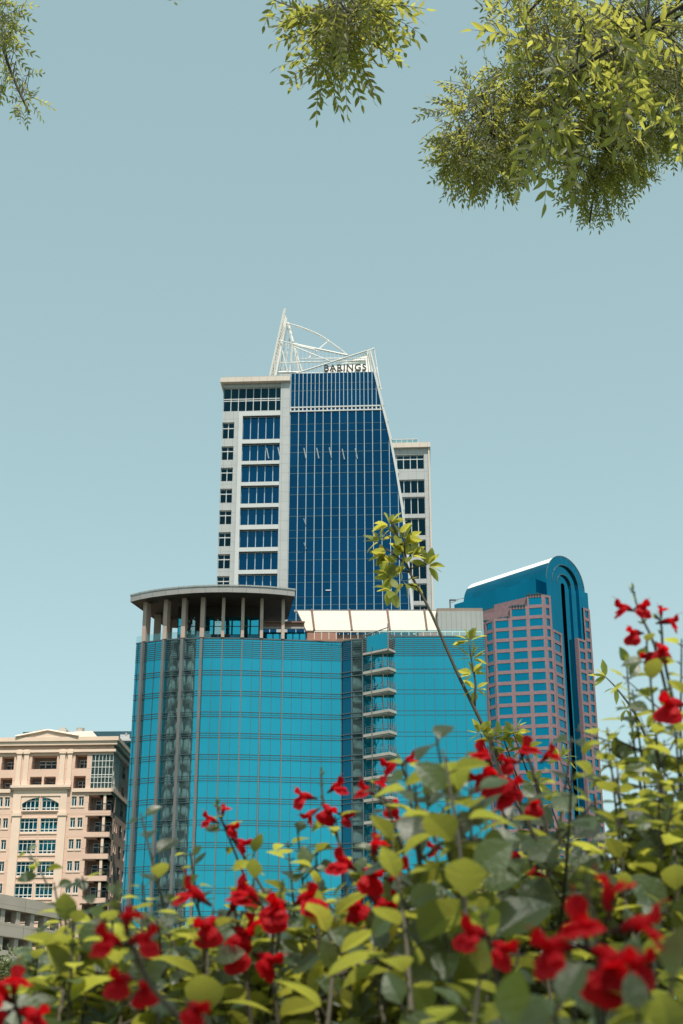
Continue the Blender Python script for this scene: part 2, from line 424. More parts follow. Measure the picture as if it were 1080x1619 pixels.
# right terrace pavilion, brown trellis, louvred roof, screen box
xa, xb = A(411,1000)*(TY+5), A(484,1000)*(TY+5)
pv = MB(); pv.box(xa, xb, 5, 12, zt, zt+2.5); pv.build('pavilion_wall', M['teal_dark'], teal)
for i in range(7):
    a = xa + (xb-xa)*i/7
    MB().box(a+.12, a+(xb-xa)/7-.12, 4.93, 4.99, zt+.1, zt+2.35).build('pavilion_pane', M['teal'], teal)
tr = MB(); Yb = 3.6; xa, xb = A(414,988)*(TY+Yb), A(481,988)*(TY+Yb)
za = CAMZ+(TY+Yb)*H(992.5); zb_ = CAMZ+(TY+Yb)*H(983)
tr.box(xa, xb, Yb, Yb+.5, za+.15, zb_-.2); tr.box(xa-.1, xb+.1, Yb-.3, Yb+.1, zb_-.2, zb_); tr.build('trellis_beam', M['brown'], teal)
MB().box(xa, xb, Yb-.05, Yb+.3, za-.15, za+.13).build('trellis_edge', M['fascia'], teal)
Yf, Yk = 3.2, 12.0
zf, zk = CAMZ+(TY+Yf)*H(997), CAMZ+(TY+Yk)*H(966.5)
lf0, lf1 = A(484,997)*(TY+Yf), A(694,997)*(TY+Yf); lk0, lk1 = A(470,966.5)*(TY+Yk), A(694,966.5)*(TY+Yk)
lr = MB(); ns = 9
for i in range(ns):
    t0, t1 = i/ns, (i+.70)/ns
    f = lambda t, e=0: (Yf+(Yk-Yf)*t, zf+(zk-zf)*t+e, lf0+(lk0-lf0)*t, lf1+(lk1-lf1)*t)
    y0,z0_,xa0,xb0 = f(t0); y1_,z1_,xa1,xb1 = f(t1)
    lr.poly([(xa0,y0,z0_+.02),(xb0,y0,z0_+.02),(xb1,y1_,z1_+.16),(xa1,y1_,z1_+.16)])
    le = MB(); le.box(xa0, xb0, y0-.04, y0+.12, z0_-.16, z0_+.015); le.build('louvre_edge', M['brown'], teal)
    lr.poly([(xa1,y1_,z1_+.16),(xb1,y1_,z1_+.16),(xb1,y1_,z1_-.15),(xa1,y1_,z1_-.15)])
lr.build('roof_louvre', M['louvre'], teal)
lb = MB(); lb.poly([(lf0,Yf+.1,zf-.35),(lf1,Yf+.1,zf-.35),(lk1,Yk,zk-.35),(lk0,Yk,zk-.35)])
lb.box(lf0, lf1, Yf+.4, Yk, zt, zf-.5); lb.build('louvre_backing', M['brown'], teal)
for px in (497, 556.5, 616.5, 675):
    rb = MB(); t = (px-484)/(694-484); xa = lf0+(lf1-lf0)*t; xb = lk0+(lk1-lk0)*t
    xa = A(px, 997)*(TY+Yf); xb = A(px-4, 966.5)*(TY+Yk)
    rb.tube([(xa,Yf-.1,zf+.05),(xb,Yk,zk+.3)], .16, 4); rb.build('roof_rib', M['brown'], teal)
MB().box(lk0-.5, lk1+.3, Yk-.1, Yk+.4, zk-.1, zk+.22).build('roof_ridge', M['fascia'], teal)
Yx = 4.5; xa, xb = A(693,980)*(TY+Yx), A(764,980)*(TY+Yx); zb_ = CAMZ+(TY+Yx)*H(966)
MB().box(xa, xb, Yx, Yx+9, zt, zb_).build('plant_screen', M['grey_panel'], teal)
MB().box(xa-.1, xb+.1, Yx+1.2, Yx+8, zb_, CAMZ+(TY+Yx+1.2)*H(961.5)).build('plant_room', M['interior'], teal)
lp = MB(); lx = A(712, 965)*(TY+6); zz = CAMZ+(TY+6)*H(964); ztp = CAMZ+(TY+6)*H(949)
lp.tube([(lx,6,zz),(lx,6,ztp)], .13, 6); lp.tube([(lx,6,ztp-.1),(A(734,945.5)*(TY+6),6,CAMZ+(TY+6)*H(945.5))], .05, 5)
lp.tube([(lx,6,ztp-.5),(A(724,949)*(TY+6),6,CAMZ+(TY+6)*H(949))], .035, 5)
lp.box(lx-.1,lx+.9,5.8,6.2,ztp-.05,ztp+.12); lp.build('roof_davit', M['fin'], teal)
# balustrade along the terrace edge
ba = MB()
strip([(p[0],p[1]) for p in curveA[:60]], zt+.16, .95, .02, ba); ba.build('balustrade_glass', M['clear'], teal)
ba = MB(); strip([nB, rA, rB], zt+.16, .9, .02, ba); ba.build('balustrade_glass', M['clear'], teal)
hr = MB(); hl = A(497,1000)*TY; hrr = A(762,1000)*TY
hr.box(hl, hrr, .75, .85, zt+1.22, zt+1.32)
for i in range(24):
    x = hl + (hrr-hl)*i/23; hr.box(x-.03, x+.03, .76, .84, zt+.1, zt+1.22)
hr.build('handrail', M['white_metal'], teal)
MB().box(A(486,1003)*(TY+2), A(533,1003)*(TY+2), 2, 2.6, zt+.2, zt+1.5).build('terrace_planter', M['rust'], teal)
MB().box(A(662,1003)*(TY+2), A(692,1003)*(TY+2), 2, 2.6, zt+.2, zt+1.5).build('terrace_planter', M['rust'], teal)
# wedge balconies
prow = (A(614,1053.5)*(TY-2.3), -2.6); back_r = (rA[0]+.15, rA[1]-.05)
aL = (nB[0]+.05, nB[1]-.25)
for k, z in enumerate(floors):
    if z < 6: break
    o = MB(); pl = [(aL[0],aL[1]), (prow[0],prow[1]), (back_r[0]+.15,back_r[1]-.3), (back_r[0],back_r[1]), (nB[0]+.1,nB[1]-.02)]
    o.prism(pl, z-.42, z-.02, axis='z')
    # stepped lower tray
    cxx = sum(q[0] for q in pl)/5; cyy = sum(q[1] for q in pl)/5
    pl2 = [(q[0]*.86+cxx*.14, q[1]*.86+cyy*.14) for q in pl]
    o.prism(pl2, z-.62, z-.43, axis='z'); b = o.build('balcony', M['slab'], teal)
    r_ = MB(); L, T = seg_T(*aL, *prow)
    for (p0, p1) in ((aL, prow), (prow, (back_r[0]+.1, back_r[1]-.25))):
        L, T = seg_T(*p0, *p1); r_.T = T
        for j in range(3): r_.box(.55 if p0 == aL else 0, L, .05, .09, z+.4+j*.3, z+.44+j*.3)
        for j in range(5): r_.box(L*j/4*.9+.3, L*j/4*.9+.34, .05, .1, z, z+1.04)
    r_.T = None; r_.build('railing', M['slab_under'], b)
pp = MB()
for (x, y) in ((prow[0]*.80+nB[0]*.20, prow[1]*.70), (prow[0]*.35+nB[0]*.65, -.9), (prow[0]*.97+nB[0]*.03, prow[1]*.55)):
    pp.tube([(x,y,6),(x,y,zt-1.5)], .05, 5)
pp.build('balcony_post', M['fin'], teal)
zb0, zb1 = CAMZ+(TY-1)*H(1031), CAMZ+(TY-1)*H(1003.5)
bx = MB(); bx.prism([aL, prow, (back_r[0]+.1,back_r[1]-.2), back_r, (nB[0]+.1,nB[1]-.02)], zb0-.15, zb0+.15, axis='z'); bx.build('screen_floor', M['slab'], teal)
L, T = seg_T(*aL, *prow); bx = MB(); bx.T = T; bx.box(.7, L-.1, .02, .07, zb0+.2, zb1-.1); bx.T = None; bx.build('screen_glass', M['teal'], teal)
bx = MB()
for (p0, p1) in ((aL, prow), (prow, (back_r[0]+.1, back_r[1]-.2))):
    L, T = seg_T(*p0, *p1); bx.T = T
    for j in range(9): bx.box(0, L if p0 is prow else .7, .0, .1, zb0+.2+j*.27, zb0+.29+j*.27)
bx.T = None; bx.tube([(*prow, zb0), (*prow, zb1+1.2)], .09, 5); bx.tube([(aL[0],aL[1],zb1+.1),(prow[0],prow[1],zb1+.6)], .09, 5)
bx.build('screen_louvre', M['slab_under'], teal)
# terrace armchairs seen through the balustrade
for i, px in enumerate((330, 338, 350, 358)):
    x = A(px, 1003)*(TY+2.2); ch = MB()
    ch.box(x-.45, x+.45, 2.0, 2.9, zt+.15, zt+.5); ch.box(x-.45, x+.45, 2.75, 2.95, zt+.5, zt+1.5)
    ch.box(x-.5, x-.38, 2.0, 2.8, zt+.5, zt+.85); ch.box(x+.38, x+.5, 2.0, 2.8, zt+.5, zt+.85)
    for dx in (-.4,.4):
        for dy in (2.05,2.85): ch.box(x+dx-.03, x+dx+.03, dy-.03, dy+.03, zt-.04, zt+.15)
    c = ch.build('armchair', M['furniture']); c.location = (0, TY, 0)
    tag(c, 'dark armchair on the rooftop terrace behind the glass balustrade', 'chair', 'dark armchairs on the rooftop terrace')

# ================================================================== mirrored condo (stands left of the frame, seen in the curved glass)
condo = thing('apartment_tower', 'white apartment tower with rounded balconies reflected in the curved glass', 'building', (-70, 112, 0), R(0))
def ell(a, r=1.0, e=0): return ((25*r+e)*math.cos(a), (16*r+e)*math.sin(a))
MB().prism([ell(a*math.pi/16) for a in range(32)], 0, 112, axis='z').build('wall', M['condo_glass'], condo)
sl = MB()
for k in range(33):
    z = 3 + k*3.25
    sl.prism([ell(a*math.pi/16, e=.2) for a in range(32)], z, z+.4, axis='z')
    for deg, rr in ((92, 4.6), (63, 5.2), (34, 4.2)):
        cxn, cyn = ell(R(deg)); an = math.atan2(cyn/16**2, cxn/25**2)
        q = [(cxn+rr*math.cos(an-math.pi/2+j*math.pi/7), cyn+rr*math.sin(an-math.pi/2+j*math.pi/7)) for j in range(8)]
        MB().prism(q, z-.3, z+.95, axis='z').build('balcony', M['condo_white'], condo)
sl.build('floor_slab', M['mull_lt'], condo)

# ================================================================== office tower with slanted glass front and steel crown
BY = 240.0
B = Frame(A(460, 650)*BY, BY, R(-3))
tower = thing('office_tower', 'tall dark blue glass office tower with slanting edge, white spire and rooftop lettering', 'skyscraper', (B.o[0], B.o[1], 0), B.yaw)
ztop = B.z(500, 590); xg = B.x(460.4, 594)
sl_px = [(590.6,589),(596,612),(603,642),(609.5,668),(616,696),(626,750),(634.8,807),(643,880),(649.8,965)]
sl_pt = [B.hit(*q) for q in sl_px]; e = sl_pt[-1]; sl_pt.append((e[0]+3.2, 30)); sl_pt.append((e[0]+3.4, 0))
front = [(xg, 0)] + sl_pt[::-1] + [(xg, ztop)]
front[-2] = (front[-2][0], ztop); 
def x_slant(z):
    for (xa, za), (xb, zb) in zip(sl_pt, sl_pt[1:]):
        if zb <= z <= za: return xa + (xb-xa)*(za-z)/(za-zb+1e-9)
    return sl_pt[0][0] if z > sl_pt[0][1] else sl_pt[-1][0]
def z_slant(x):
    if x <= sl_pt[0][0]: return ztop
    for (xa, za), (xb, zb) in zip(sl_pt, sl_pt[1:]):
        if xa <= x <= xb: return za + (zb-za)*(x-xa)/(xb-xa+1e-9)
    return 0
# front glass, one quad per bay so that panes differ slightly
bz1, bz0 = B.z(520, 643.6), B.z(520, 650)
dxl = (B.x(573, 700)-B.x(502, 700))/(71/13.05); floorB = (B.z(420,715)-B.z(420,885))/5
gm = MB(); z = 0; zl = [0]
while zl[-1] + floorB < ztop: zl.append(zl[-1]+floorB)
zl.append(ztop)
gm.prism(front, .02, 26); gm.build('side_glass', M['navy_band'], tower)
gm = MB()
for za, zb in zip(zl, zl[1:]):
    zm = za + (zb-za)*.36
    for p, q in ((za, zm), (zm, zb)):
        x = xg
        while x < min(x_slant(p), x_slant(q)) - .01:
            xr = x + dxl
            x1a, x1b = min(xr, x_slant(p)), min(xr, x_slant(q))
            if q > p+1e-3 and (x1a > x or x1b > x): gm.poly([(x,0,p),(max(x,x1a),0,p),(max(x,x1b),0,q),(x,0,q)])
            x = xr
gm.build('curtain_wall', M['navy'], tower)
k = 1
while xg + k*dxl < sl_pt[-1][0]:
    x = xg + k*dxl; zz = z_slant(x)
    MB().box(x-.06, x+.06, -.22, -.002, 0, min(zz, bz0)).build('mullion', M['mull_lt'], tower); k += 1
k = 0
while xg + k*dxl/2 < x_slant(bz1):
    x = xg + k*dxl/2; zz = min(z_slant(x), ztop)
    if zz > bz1+.3: MB().box(x-.06, x+.06, -.22, -.002, bz1+.1, zz).build('mullion', M['mull_lt'], tower)
    k += 1
bb = MB(); xr = x_slant(bz1)
bb.box(xg-.1, xr, -.28, -.01, bz1-.15, bz1+.1); bb.box(xg-.1, x_slant(bz0), -.28, -.01, bz0-.1, bz0+.15)
k = 0
while xg + k*dxl/2 < xr: bb.box(xg+k*dxl/2-.12, xg+k*dxl/2+.12, -.24, -.012, bz0+.15, bz1-.15); k += 1
bb.build('white_band', M['frame_white'], tower)
fb = MB()
for z in zl[1:-1]:
    if z < bz0 - .5 or z > bz1 + .5: fb.box(xg, x_slant(z), -.05, -.004, z-.06, z+.06); fb.box(xg, x_slant(z), -.05, -.004, z+floorB*.36-.04, z+floorB*.36+.04)
fb.build('floor_line', M['dark_roof'], tower)
ed = MB()
for (xa, za), (xb, zb) in zip(sl_pt, sl_pt[1:]):
    ed.poly([(xa,-.5,za),(xb,-.5,zb),(xb+.50,-.5,zb),(xa+.38,-.5,za)]); ed.poly([(xa,-.5,za),(xa,.03,za),(xb,.03,zb),(xb,-.5,zb)])
    ed.poly([(xa+.38,-.5,za),(xb+.50,-.5,zb),(xb+.50,26,zb),(xa+.38,26,za)])
ed.build('slanted_edge', M['frame_white'], tower)
# left stone block
x0 = B.x(354, 605); xw = xg - .02; zc = B.z(400, 607)
pil0 = B.x(448.8, 640)
th0, th1 = B.z(400, 649.5), B.z(400, 612)
holes = [(x0-1, B.x(447.8, 630), th0, th1, .5)]
rows = [(507,608),(625,700),(714,790),(805,882),(898,973),(992,1069),(1086,1165),(1182,1260)]
bigx = (B.x(384.2, 658), B.x(445, 660))
bigs = []
for a, b in rows:
    bigs.append((bigx[0], bigx[1], B.z(415, 470+b/2.7), B.z(415, 470+a/2.7)))
while bigs[-1][2] > 8: q = bigs[-1]; bigs.append((q[0], q[1], q[2]-floorB, q[3]-floorB))
smx = B.x(370.5, 668)
srow = [(534,603),(636,694),(727,785),(817,877),(909,969),(1003,1063),(1096,1158),(1190,1250)]
smalls = [(x0-1, smx, B.z(360, 470+b/2.7), B.z(360, 470+a/2.7)) for a, b in srow]
while smalls[-1][2] > 8: q = smalls[-1]; smalls.append((q[0], q[1], q[2]-floorB, q[3]-floorB))
w_ = MB(); w_.wall(x0, xw, 0, zc, [(*h, .5) for h in [q[:4] for q in holes] + bigs + smalls])
w_.poly([(x0,24,0),(x0,0,0),(x0,0,zc),(x0,24,zc)]); w_.poly([(x0,0,zc),(xw,0,zc),(xw,24,zc),(x0,24,zc)])
w_.build('stone_wall', M['stone_white'], tower)
def window(parent, F, x0, x1, z0, z1, y, glass, frame, nx, zsplit=(), fw=.09, name='window', T=None, pr=.10):
    mb = MB(); mb.T = T; mb.poly([(x0,y,z0),(x1,y,z0),(x1,y,z1),(x0,y,z1)]); wn = mb.build(name, glass, parent)
    fr = MB(); fr.T = T
    for i in range(nx+1):
        x = x0 + (x1-x0)*i/nx; hw = fw/2
        fr.box(max(x-hw, x0), min(x+hw, x1), y-pr, y-.004, z0, z1)
    for zq in zsplit: fr.box(x0, x1, y-pr*.8, y-.006, zq-fw*.6, zq+fw*.6)
    fr.box(x0, x1, y-pr*.9, y-.007, z0, z0+fw); fr.box(x0, x1, y-pr*.9, y-.007, z1-fw, z1)
    fr.T = None; fr.build('frame', frame, wn); return wn
q = holes[0]; window(tower, B, x0+.02, q[1], q[2], q[3], .45, M['navy_band'], M['frame_white'], 8, (q[2]+(q[3]-q[2])*.46, q[2]+(q[3]-q[2])*.54), fw=.14)
for q in bigs: window(tower, B, *q[:4], .42, M['navy'], M['mull_lt'], 5, fw=.14)
for q in smalls: window(tower, B, x0+.02, q[1], q[2], q[3], .42, M['navy_band'], M['frame_white'], 2, (q[2]+(q[3]-q[2])*.66,), fw=.14)
# projecting white frame round the big windows
fz = bigs[0][3] + .8; fr = MB()
hol = [(q[0], q[1], q[2], q[3], .68) for q in bigs]
fr.wall(bigx[0]-.75, bigx[1]+.75, 0, fz, hol, y=-.28)
fr.poly([(bigx[0]-.75,-.28,fz),(bigx[1]+.75,-.28,fz),(bigx[1]+.75,-.01,fz),(bigx[0]-.75,-.01,fz)])
fr.poly([(bigx[0]-.75,-.28,0),(bigx[0]-.75,-.28,fz),(bigx[0]-.75,-.01,fz),(bigx[0]-.75,-.01,0)])
fr.poly([(bigx[1]+.75,-.28,0),(bigx[1]+.75,-.28,fz),(bigx[1]+.75,-.01,fz),(bigx[1]+.75,-.01,0)])
fr.build('window_surround', M['frame_white'], tower)
MB().box(xg-1.9, xg-.15, -.35, -.005, 0, ztop-.2).build('stone_pier', M['stone_white'], tower)
co = MB(); zcb = B.z(400, 606.5); zct = B.z(400, 599.5)
co.box(B.x(349.5, 603), xg-.1, -1.0, 20, zcb, zct); co.build('cornice', M['cornice'], tower)
MB().box(B.x(353, 600), xg-.1, -.4, 19, zct, zct+.45).build('parapet', M['grey_panel'], tower)
# small maintenance brackets on the glass
for px, py in [(423.5,718),(441.5,717),(482.4,718),(502.6,718),(522.5,717),(543,719.5),(563.5,718.5),(482.4,823),(482.8,861)]:
    a = B.hit(px-1.6, py-7); b = B.hit(px+1.6, py+8); ln = 1 if py < 800 else .6
    MB().tube([(a[0], -.75, b[1]+(a[1]-b[1])*ln), (b[0], -.3, b[1])], .10, 4).build('bracket', M['frame_white'], tower)
for px in (519.5, 614.5):
    a = B.hit(px-4.5, 934); b = B.hit(px+4.5, 934); MB().box(a[0], b[0], -.3, -.23, a[1]-.1, a[1]+.1).build('bracket', M['frame_white'], tower)
# right wing set back
WD = 9.0
rx0, rx1 = B.x(618, 720, WD), B.x(676.8, 712, WD); rzt = B.z(650, 709, WD)
wr = [(672,733),(778,835),(852,925),(942,1017),(1035,1110),(1128,1203),(1222,1298),(1315,1375)]
gx1 = B.x(670.3, 730, WD); gx0 = rx0
wh = [(gx0-8, gx1, B.z(650, 470+b/2.7, WD), B.z(650, 470+a/2.7, WD)) for a, b in wr]
while wh[-1][2] > 8: q = wh[-1]; wh.append((q[0], q[1], q[2]-floorB*1.0, q[3]-floorB*1.0))
w_ = MB(); w_.wall(rx0-2, rx1, 0, rzt, [(*q, .5) for q in wh], y=WD)
w_.poly([(rx1,WD,0),(rx1,WD+18,0),(rx1,WD+18,rzt),(rx1,WD,rzt)]); w_.poly([(rx0-2,WD,rzt),(rx1,WD,rzt),(rx1,WD+18,rzt),(rx0-2,WD+18,rzt)])
w_.build('wing_wall', M['stone_white'], tower)
for q in wh: window(tower, B, rx0-1.5, gx1, q[2], q[3], WD+.42, M['navy_band'], M['frame_white'], 6, (q[2]+(q[3]-q[2])*.72,) if q is wh[0] else (), fw=.14)
MB().box(rx0-2, rx1+.45, WD-.6, WD+18, rzt, rzt+1.0).build('wing_cornice', M['cornice'], tower)
MB().box(rx1, rx1+.3, WD-.3, WD+17.9, 0, rzt-.01).build('corner_pier', M['cornice'], tower)
gr = MB(); gy = WD+1; gxa, gxb = B.x(618,700,gy), B.x(661,700,gy); gz0, gz1 = rzt+1.0, B.z(640, 694.5, gy)
gr.box(gxa, gxb, gy, gy+.05, gz0, gz1-.1); gb = gr.build('roof_balustrade', M['bay_glass'], tower)
gr = MB(); gr.box(gxa, gxb, gy-.08, gy+.12, gz1-.1, gz1+.05)
for i in range(6): gr.box(gxa+(gxb-gxa)*i/5-.05, gxa+(gxb-gxa)*i/5+.05, gy-.06, gy-.005, gz0, gz1-.1)
gr.build('rail', M['frame_white'], gb)
# crown: sign screen, lattice, mast, arch
def cpt(zx, zy, d): s, z = B.hit(420+zx/5.4, 480+zy/5.4, d); return Vector((s, d, z))
sc = MB()
P = [cpt(270,595,.6), cpt(925,590,.6), cpt(882,402,.6), cpt(860,404,.6)]
sc.poly([cpt(505,592,.75), cpt(915,588,.75), cpt(905,500,.75), cpt(858,497,.75), cpt(700,500,.75), cpt(560,527,.75), cpt(505,545,.75)]); sc.poly([cpt(505,540,.76), cpt(700,498,.76), cpt(860,420,.76), cpt(886,420,.76), cpt(905,500,.76), cpt(905,588,.76), cpt(505,592,.76)]); sc.build('sign_screen', M['sign_white'], tower)
st = MB()
tb = lambda a, b, r=.16, mb=None: (mb or st).tube([a, b], r*.62, 5)
tb(cpt(262,597,.5), cpt(862,404,.5), .26); tb(cpt(262,597,.5), cpt(925,592,.5), .24); tb(cpt(892,404,.5), cpt(938,592,.5), .30)
tb(cpt(866,404,.5), cpt(884,590,.5), .12); tb(cpt(880,402,.5), cpt(908,588,.5), .16)
tb(cpt(600,500,.5), cpt(860,480,.5), .16); tb(cpt(290,500,.5), cpt(490,500,.5), .16); tb(cpt(300,470,.5), cpt(860,468,.5), .13)
for zx in range(300, 860, 34):
    t = (zx-262)/600; top = 597-193*t
    tb(cpt(zx,595 if zx < 490 else 500,.6), cpt(zx,top,.6), .05)
for zx in range(250, 700, 34): tb(cpt(zx,595,3), cpt(zx,350+(zx-240)*.196,3), .05)
tb(cpt(862,404,.5), cpt(925,380,9), .2); tb(cpt(925,380,9), cpt(975,700,9), .22); tb(cpt(945,545,6), cpt(985,735,6), .25)
st.build('crown_lattice', M['spire'], tower)
# white spire: lattice mast leaning to the right with legs
ms = MB(); ap = cpt(165,45,10)
tb(ap, cpt(40,618,10), .42, ms); tb(cpt(170,90,10.5), cpt(60,618,12), .3, ms); tb(cpt(178,125,10), cpt(85,618,8), .3, ms)
for t in [i/22 for i in range(23)]:
    a = cpt(165-125*t, 45+573*t, 10); b = cpt(176-60*t*1.5, 110+508*t, 9)
    if t > .12: tb(a, b, .07, ms)
ms.prism([(p.x, p.z) for p in (cpt(163,60,10.2), cpt(176,130,10.2), cpt(150,300,10.2), cpt(120,440,10.2), cpt(105,617,10.2), cpt(48,617,10.2))], 10.1, 10.5)
ms.build('spire', M['spire'], tower)
lg = MB(); tb(cpt(178,160,10), cpt(315,600,10), .35, lg); tb(cpt(190,165,10), cpt(232,330,9), .45, lg); tb(cpt(180,200,10), cpt(120,600,12), .2, lg); tb(cpt(232,330,9), cpt(205,600,9), .3, lg)
tb(cpt(205,300,10), cpt(160,600,10), .22, lg); tb(cpt(230,330,9), cpt(290,600,9), .25, lg); tb(cpt(140,400,9), cpt(190,600,9), .2, lg); tb(cpt(110,590,8), cpt(300,590,8), .5, lg)
for zx in (75,100,130,150,175,225,250,270): tb(cpt(zx,617,9), cpt(zx,330+(100 if zx < 110 else 0),9), .09, lg)
for zy in (350,420,500,560): tb(cpt(115,zy,9.5), cpt(250,zy+6,9.5), .09, lg)
lg.build('spire_leg', M['spire'], tower)
ac = MB(); ac.tube([cpt(x,y,9) for x,y in ((178,168),(240,182),(300,200),(365,225),(430,252),(485,282),(540,318),(590,355),(640,390),(700,442))], .12, 6)
ac.tube([cpt(x,y,8.4) for x,y in ((190,180),(300,208),(430,260),(540,326),(640,398),(695,445))], .06, 5); ac.build('crown_arch', M['spire'], tower)
ac = MB(); tb(cpt(540,316,9), cpt(365,465,4), .22, ac); tb(cpt(110,312,9), cpt(240,345,7), .16, ac); tb(cpt(240,345,7), cpt(700,442,3), .34, ac); tb(cpt(240,365,7), cpt(545,490,2), .2, ac)
tb(cpt(240,352,7), cpt(420,395,5), .3, ac); tb(cpt(100,505,9), cpt(300,505,5), .16, ac); tb(cpt(300,470,5), cpt(700,466,3), .16, ac); tb(cpt(225,500,7), cpt(700,488,3), .14, ac)
ac.build('crown_truss', M['spire'], tower)
fd = bpy.data.curves.new('lettering', 'FONT'); fd.body = 'BARINGS'; fd.size = 1; fd.extrude = .06; fd.space_character = 1.12; fd.offset = .012
fo = bpy.data.objects.new('lettering_curve', fd); C.objects.link(fo)
bpy.context.view_layer.update()
me = bpy.data.meshes.new_from_object(fo.evaluated_get(bpy.context.evaluated_depsgraph_get())); bpy.data.objects.remove(fo)
xs_ = [v.co.x for v in me.vertices]; ys_ = [v.co.y for v in me.vertices]
la, lb2 = cpt(500,578,.2), cpt(860,570,.2); lz = cpt(680,518,.2).z
for v in me.vertices:
    u = (v.co.x-min(xs_))/(max(xs_)-min(xs_)); h = (v.co.y-min(ys_))/(max(ys_)-min(ys_))
    zb = la.z+(lb2.z-la.z)*u; v.co = (la.x+(lb2.x-la.x)*u, .25-v.co.z*2, zb + h*(lz-(la.z+lb2.z)/2))
me.materials.clear(); me.materials.append(M['sign_black']); lo = bpy.data.objects.new('sign_lettering', me); C.objects.link(lo); lo.parent = tower

# ================================================================== rose granite tower with barrel roof
PYW = R(43)
E = (A(863.9, 914.4)*480.0, 480.0)
K = Frame(E[0], E[1], PYW)
pk = thing('granite_tower', 'rose granite and teal glass skyscraper with arched barrel roof', 'skyscraper', (E[0], E[1], 0), PYW)
def z4(x, y): return (700+x/3.857, 860+y/3.857)
zsp = K.z(*z4(632,210)); xr = K.x(*z4(862,290)); rad = xr/2; ytl = 40.0
xsr = K.x(*z4(888,300)); shl = 3.0; zsh = zsp - .3
# barrel
def arcp(r, n=28, cx=xr/2): return [(cx - r*math.cos(math.pi*i/n), zsp + r*math.sin(math.pi*i/n)) for i in range(n+1)]
bd = MB(); ap_ = arcp(rad)
for i, (a, b) in enumerate(zip(ap_, ap_[1:])):
    if 6 <= i < 22: continue
    for j in range(10): bd.poly([(a[0],j*4,a[1]),(b[0],j*4,b[1]),(b[0],j*4+4,b[1]),(a[0],j*4+4,a[1])])
bd.poly([(a[0],ytl,a[1]) for a in ap_]); bd.build('barrel_roof', M['pink_glass'], pk)
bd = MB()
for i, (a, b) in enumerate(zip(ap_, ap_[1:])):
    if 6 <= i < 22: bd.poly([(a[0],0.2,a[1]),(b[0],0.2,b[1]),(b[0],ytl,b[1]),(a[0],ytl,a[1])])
bd.build('roof_ridge_highlight', M['barrel'], pk)  # bright sky reflection on the barrel, put into the colour as a pale strip
# glass core with shoulders
cr = MB()
def glass_cells(mb, x0, x1, z0, z1, y, cw_=1.5, ch=2.1):
    nx = max(1, round((x1-x0)/cw_)); nz = max(1, round((z1-z0)/ch))
    for i in range(nx):
        for j in range(nz):
            mb.poly([(x0+(x1-x0)*i/nx, y, z0+(z1-z0)*j/nz),(x0+(x1-x0)*(i+1)/nx, y, z0+(z1-z0)*j/nz),(x0+(x1-x0)*(i+1)/nx, y, z0+(z1-z0)*(j+1)/nz),(x0+(x1-x0)*i/nx, y, z0+(z1-z0)*(j+1)/nz)])
cr.box(-shl, 0, 2.5, ytl+2, 0, zsh); cr.box(.02, xr-.02, 3, ytl-.1, 0, zsp); cr.poly([(0,0,0),(0,3,0),(0,3,zsp),(0,0,zsp)]); cr.poly([(xr,0,0),(xr,3,0),(xr,3,zsp),(xr,0,zsp)]); cr.build('glass_core', M['pink_glass'], pk)
cr = MB(); cr.box(xr, xsr, .3, ytl, 0, K.z(*z4(888,300))); cr.build('shoulder', M['pink_glass'], pk)
# arched front: nested rings, each set deeper, dark slot in the middle
def ring(mb, r0, r1, y, z0, cx=xr/2, n=28):
    """face between radii r0<r1 plus straight legs down to z0"""
    o = [(cx-r1*math.cos(math.pi*i/n), zsp+r1*math.sin(math.pi*i/n)) for i in range(n+1)]
    q = [(cx-r0*math.cos(math.pi*i/n), zsp+r0*math.sin(math.pi*i/n)) for i in range(n+1)]
    for i in range(n): mb.poly([(o[i][0],y,o[i][1]),(q[i][0],y,q[i][1]),(q[i+1][0],y,q[i+1][1]),(o[i+1][0],y,o[i+1][1])])
    glass_cells(mb, cx-r1, cx-r0, z0, zsp, y, 1.6, 2.1); glass_cells(mb, cx+r0, cx+r1, z0, zsp, y, 1.6, 2.1)
def reveal(mb, r, ya, yb, z0, cx=xr/2, n=28, dz=0):
    q = [(cx-r, z0)] + [(cx-r*math.cos(math.pi*i/n), zsp+dz+r*math.sin(math.pi*i/n)) for i in range(n+1)] + [(cx+r, z0)]
    for a, b in zip(q, q[1:]): mb.poly([(a[0],ya,a[1]),(b[0],ya,b[1]),(b[0],yb,b[1]),(a[0],yb,a[1])])
fm = MB(); r1, r2, r3 = rad*.70, rad*.38, rad*.10
ring(fm, r1, rad, 0, 0); fm.build('outer_arch', M['pink_glass'], pk)
fm = MB(); ring(fm, r2, r1, .7, 0); fm.build('middle_arch', M['pink_glass'], pk)
fm = MB(); ring(fm, r3, r2, 1.3, 0); fm.build('inner_arch', M['pink_glass'], pk)
fm = MB(); reveal(fm, r1, 0, .7, 0); reveal(fm, r2, .7, 1.3, 0); fm.build('arch_reveal', M['pink_glass'], pk)
fm = MB(); reveal(fm, r3, 1.3, 2.6, 0); fm.poly([(xr/2-r3,2.59,0),(xr/2+r3,2.59,0)] + [(xr/2+r3*math.cos(math.pi*i/12),2.59,zsp+r3*math.sin(math.pi*i/12)) for i in range(13)]); fm.build('slot', M['pink_glass_dark'], pk)
rim = MB(); n = 28
for r_, y_ in ((rad+.12, -.12),):
    rim.tube([(xr/2-r_*math.cos(math.pi*i/n), y_, zsp+r_*math.sin(math.pi*i/n)) for i in range(n+1)], .14, 5, cap=False)
rim.build('arch_rim', M['mull'], pk)
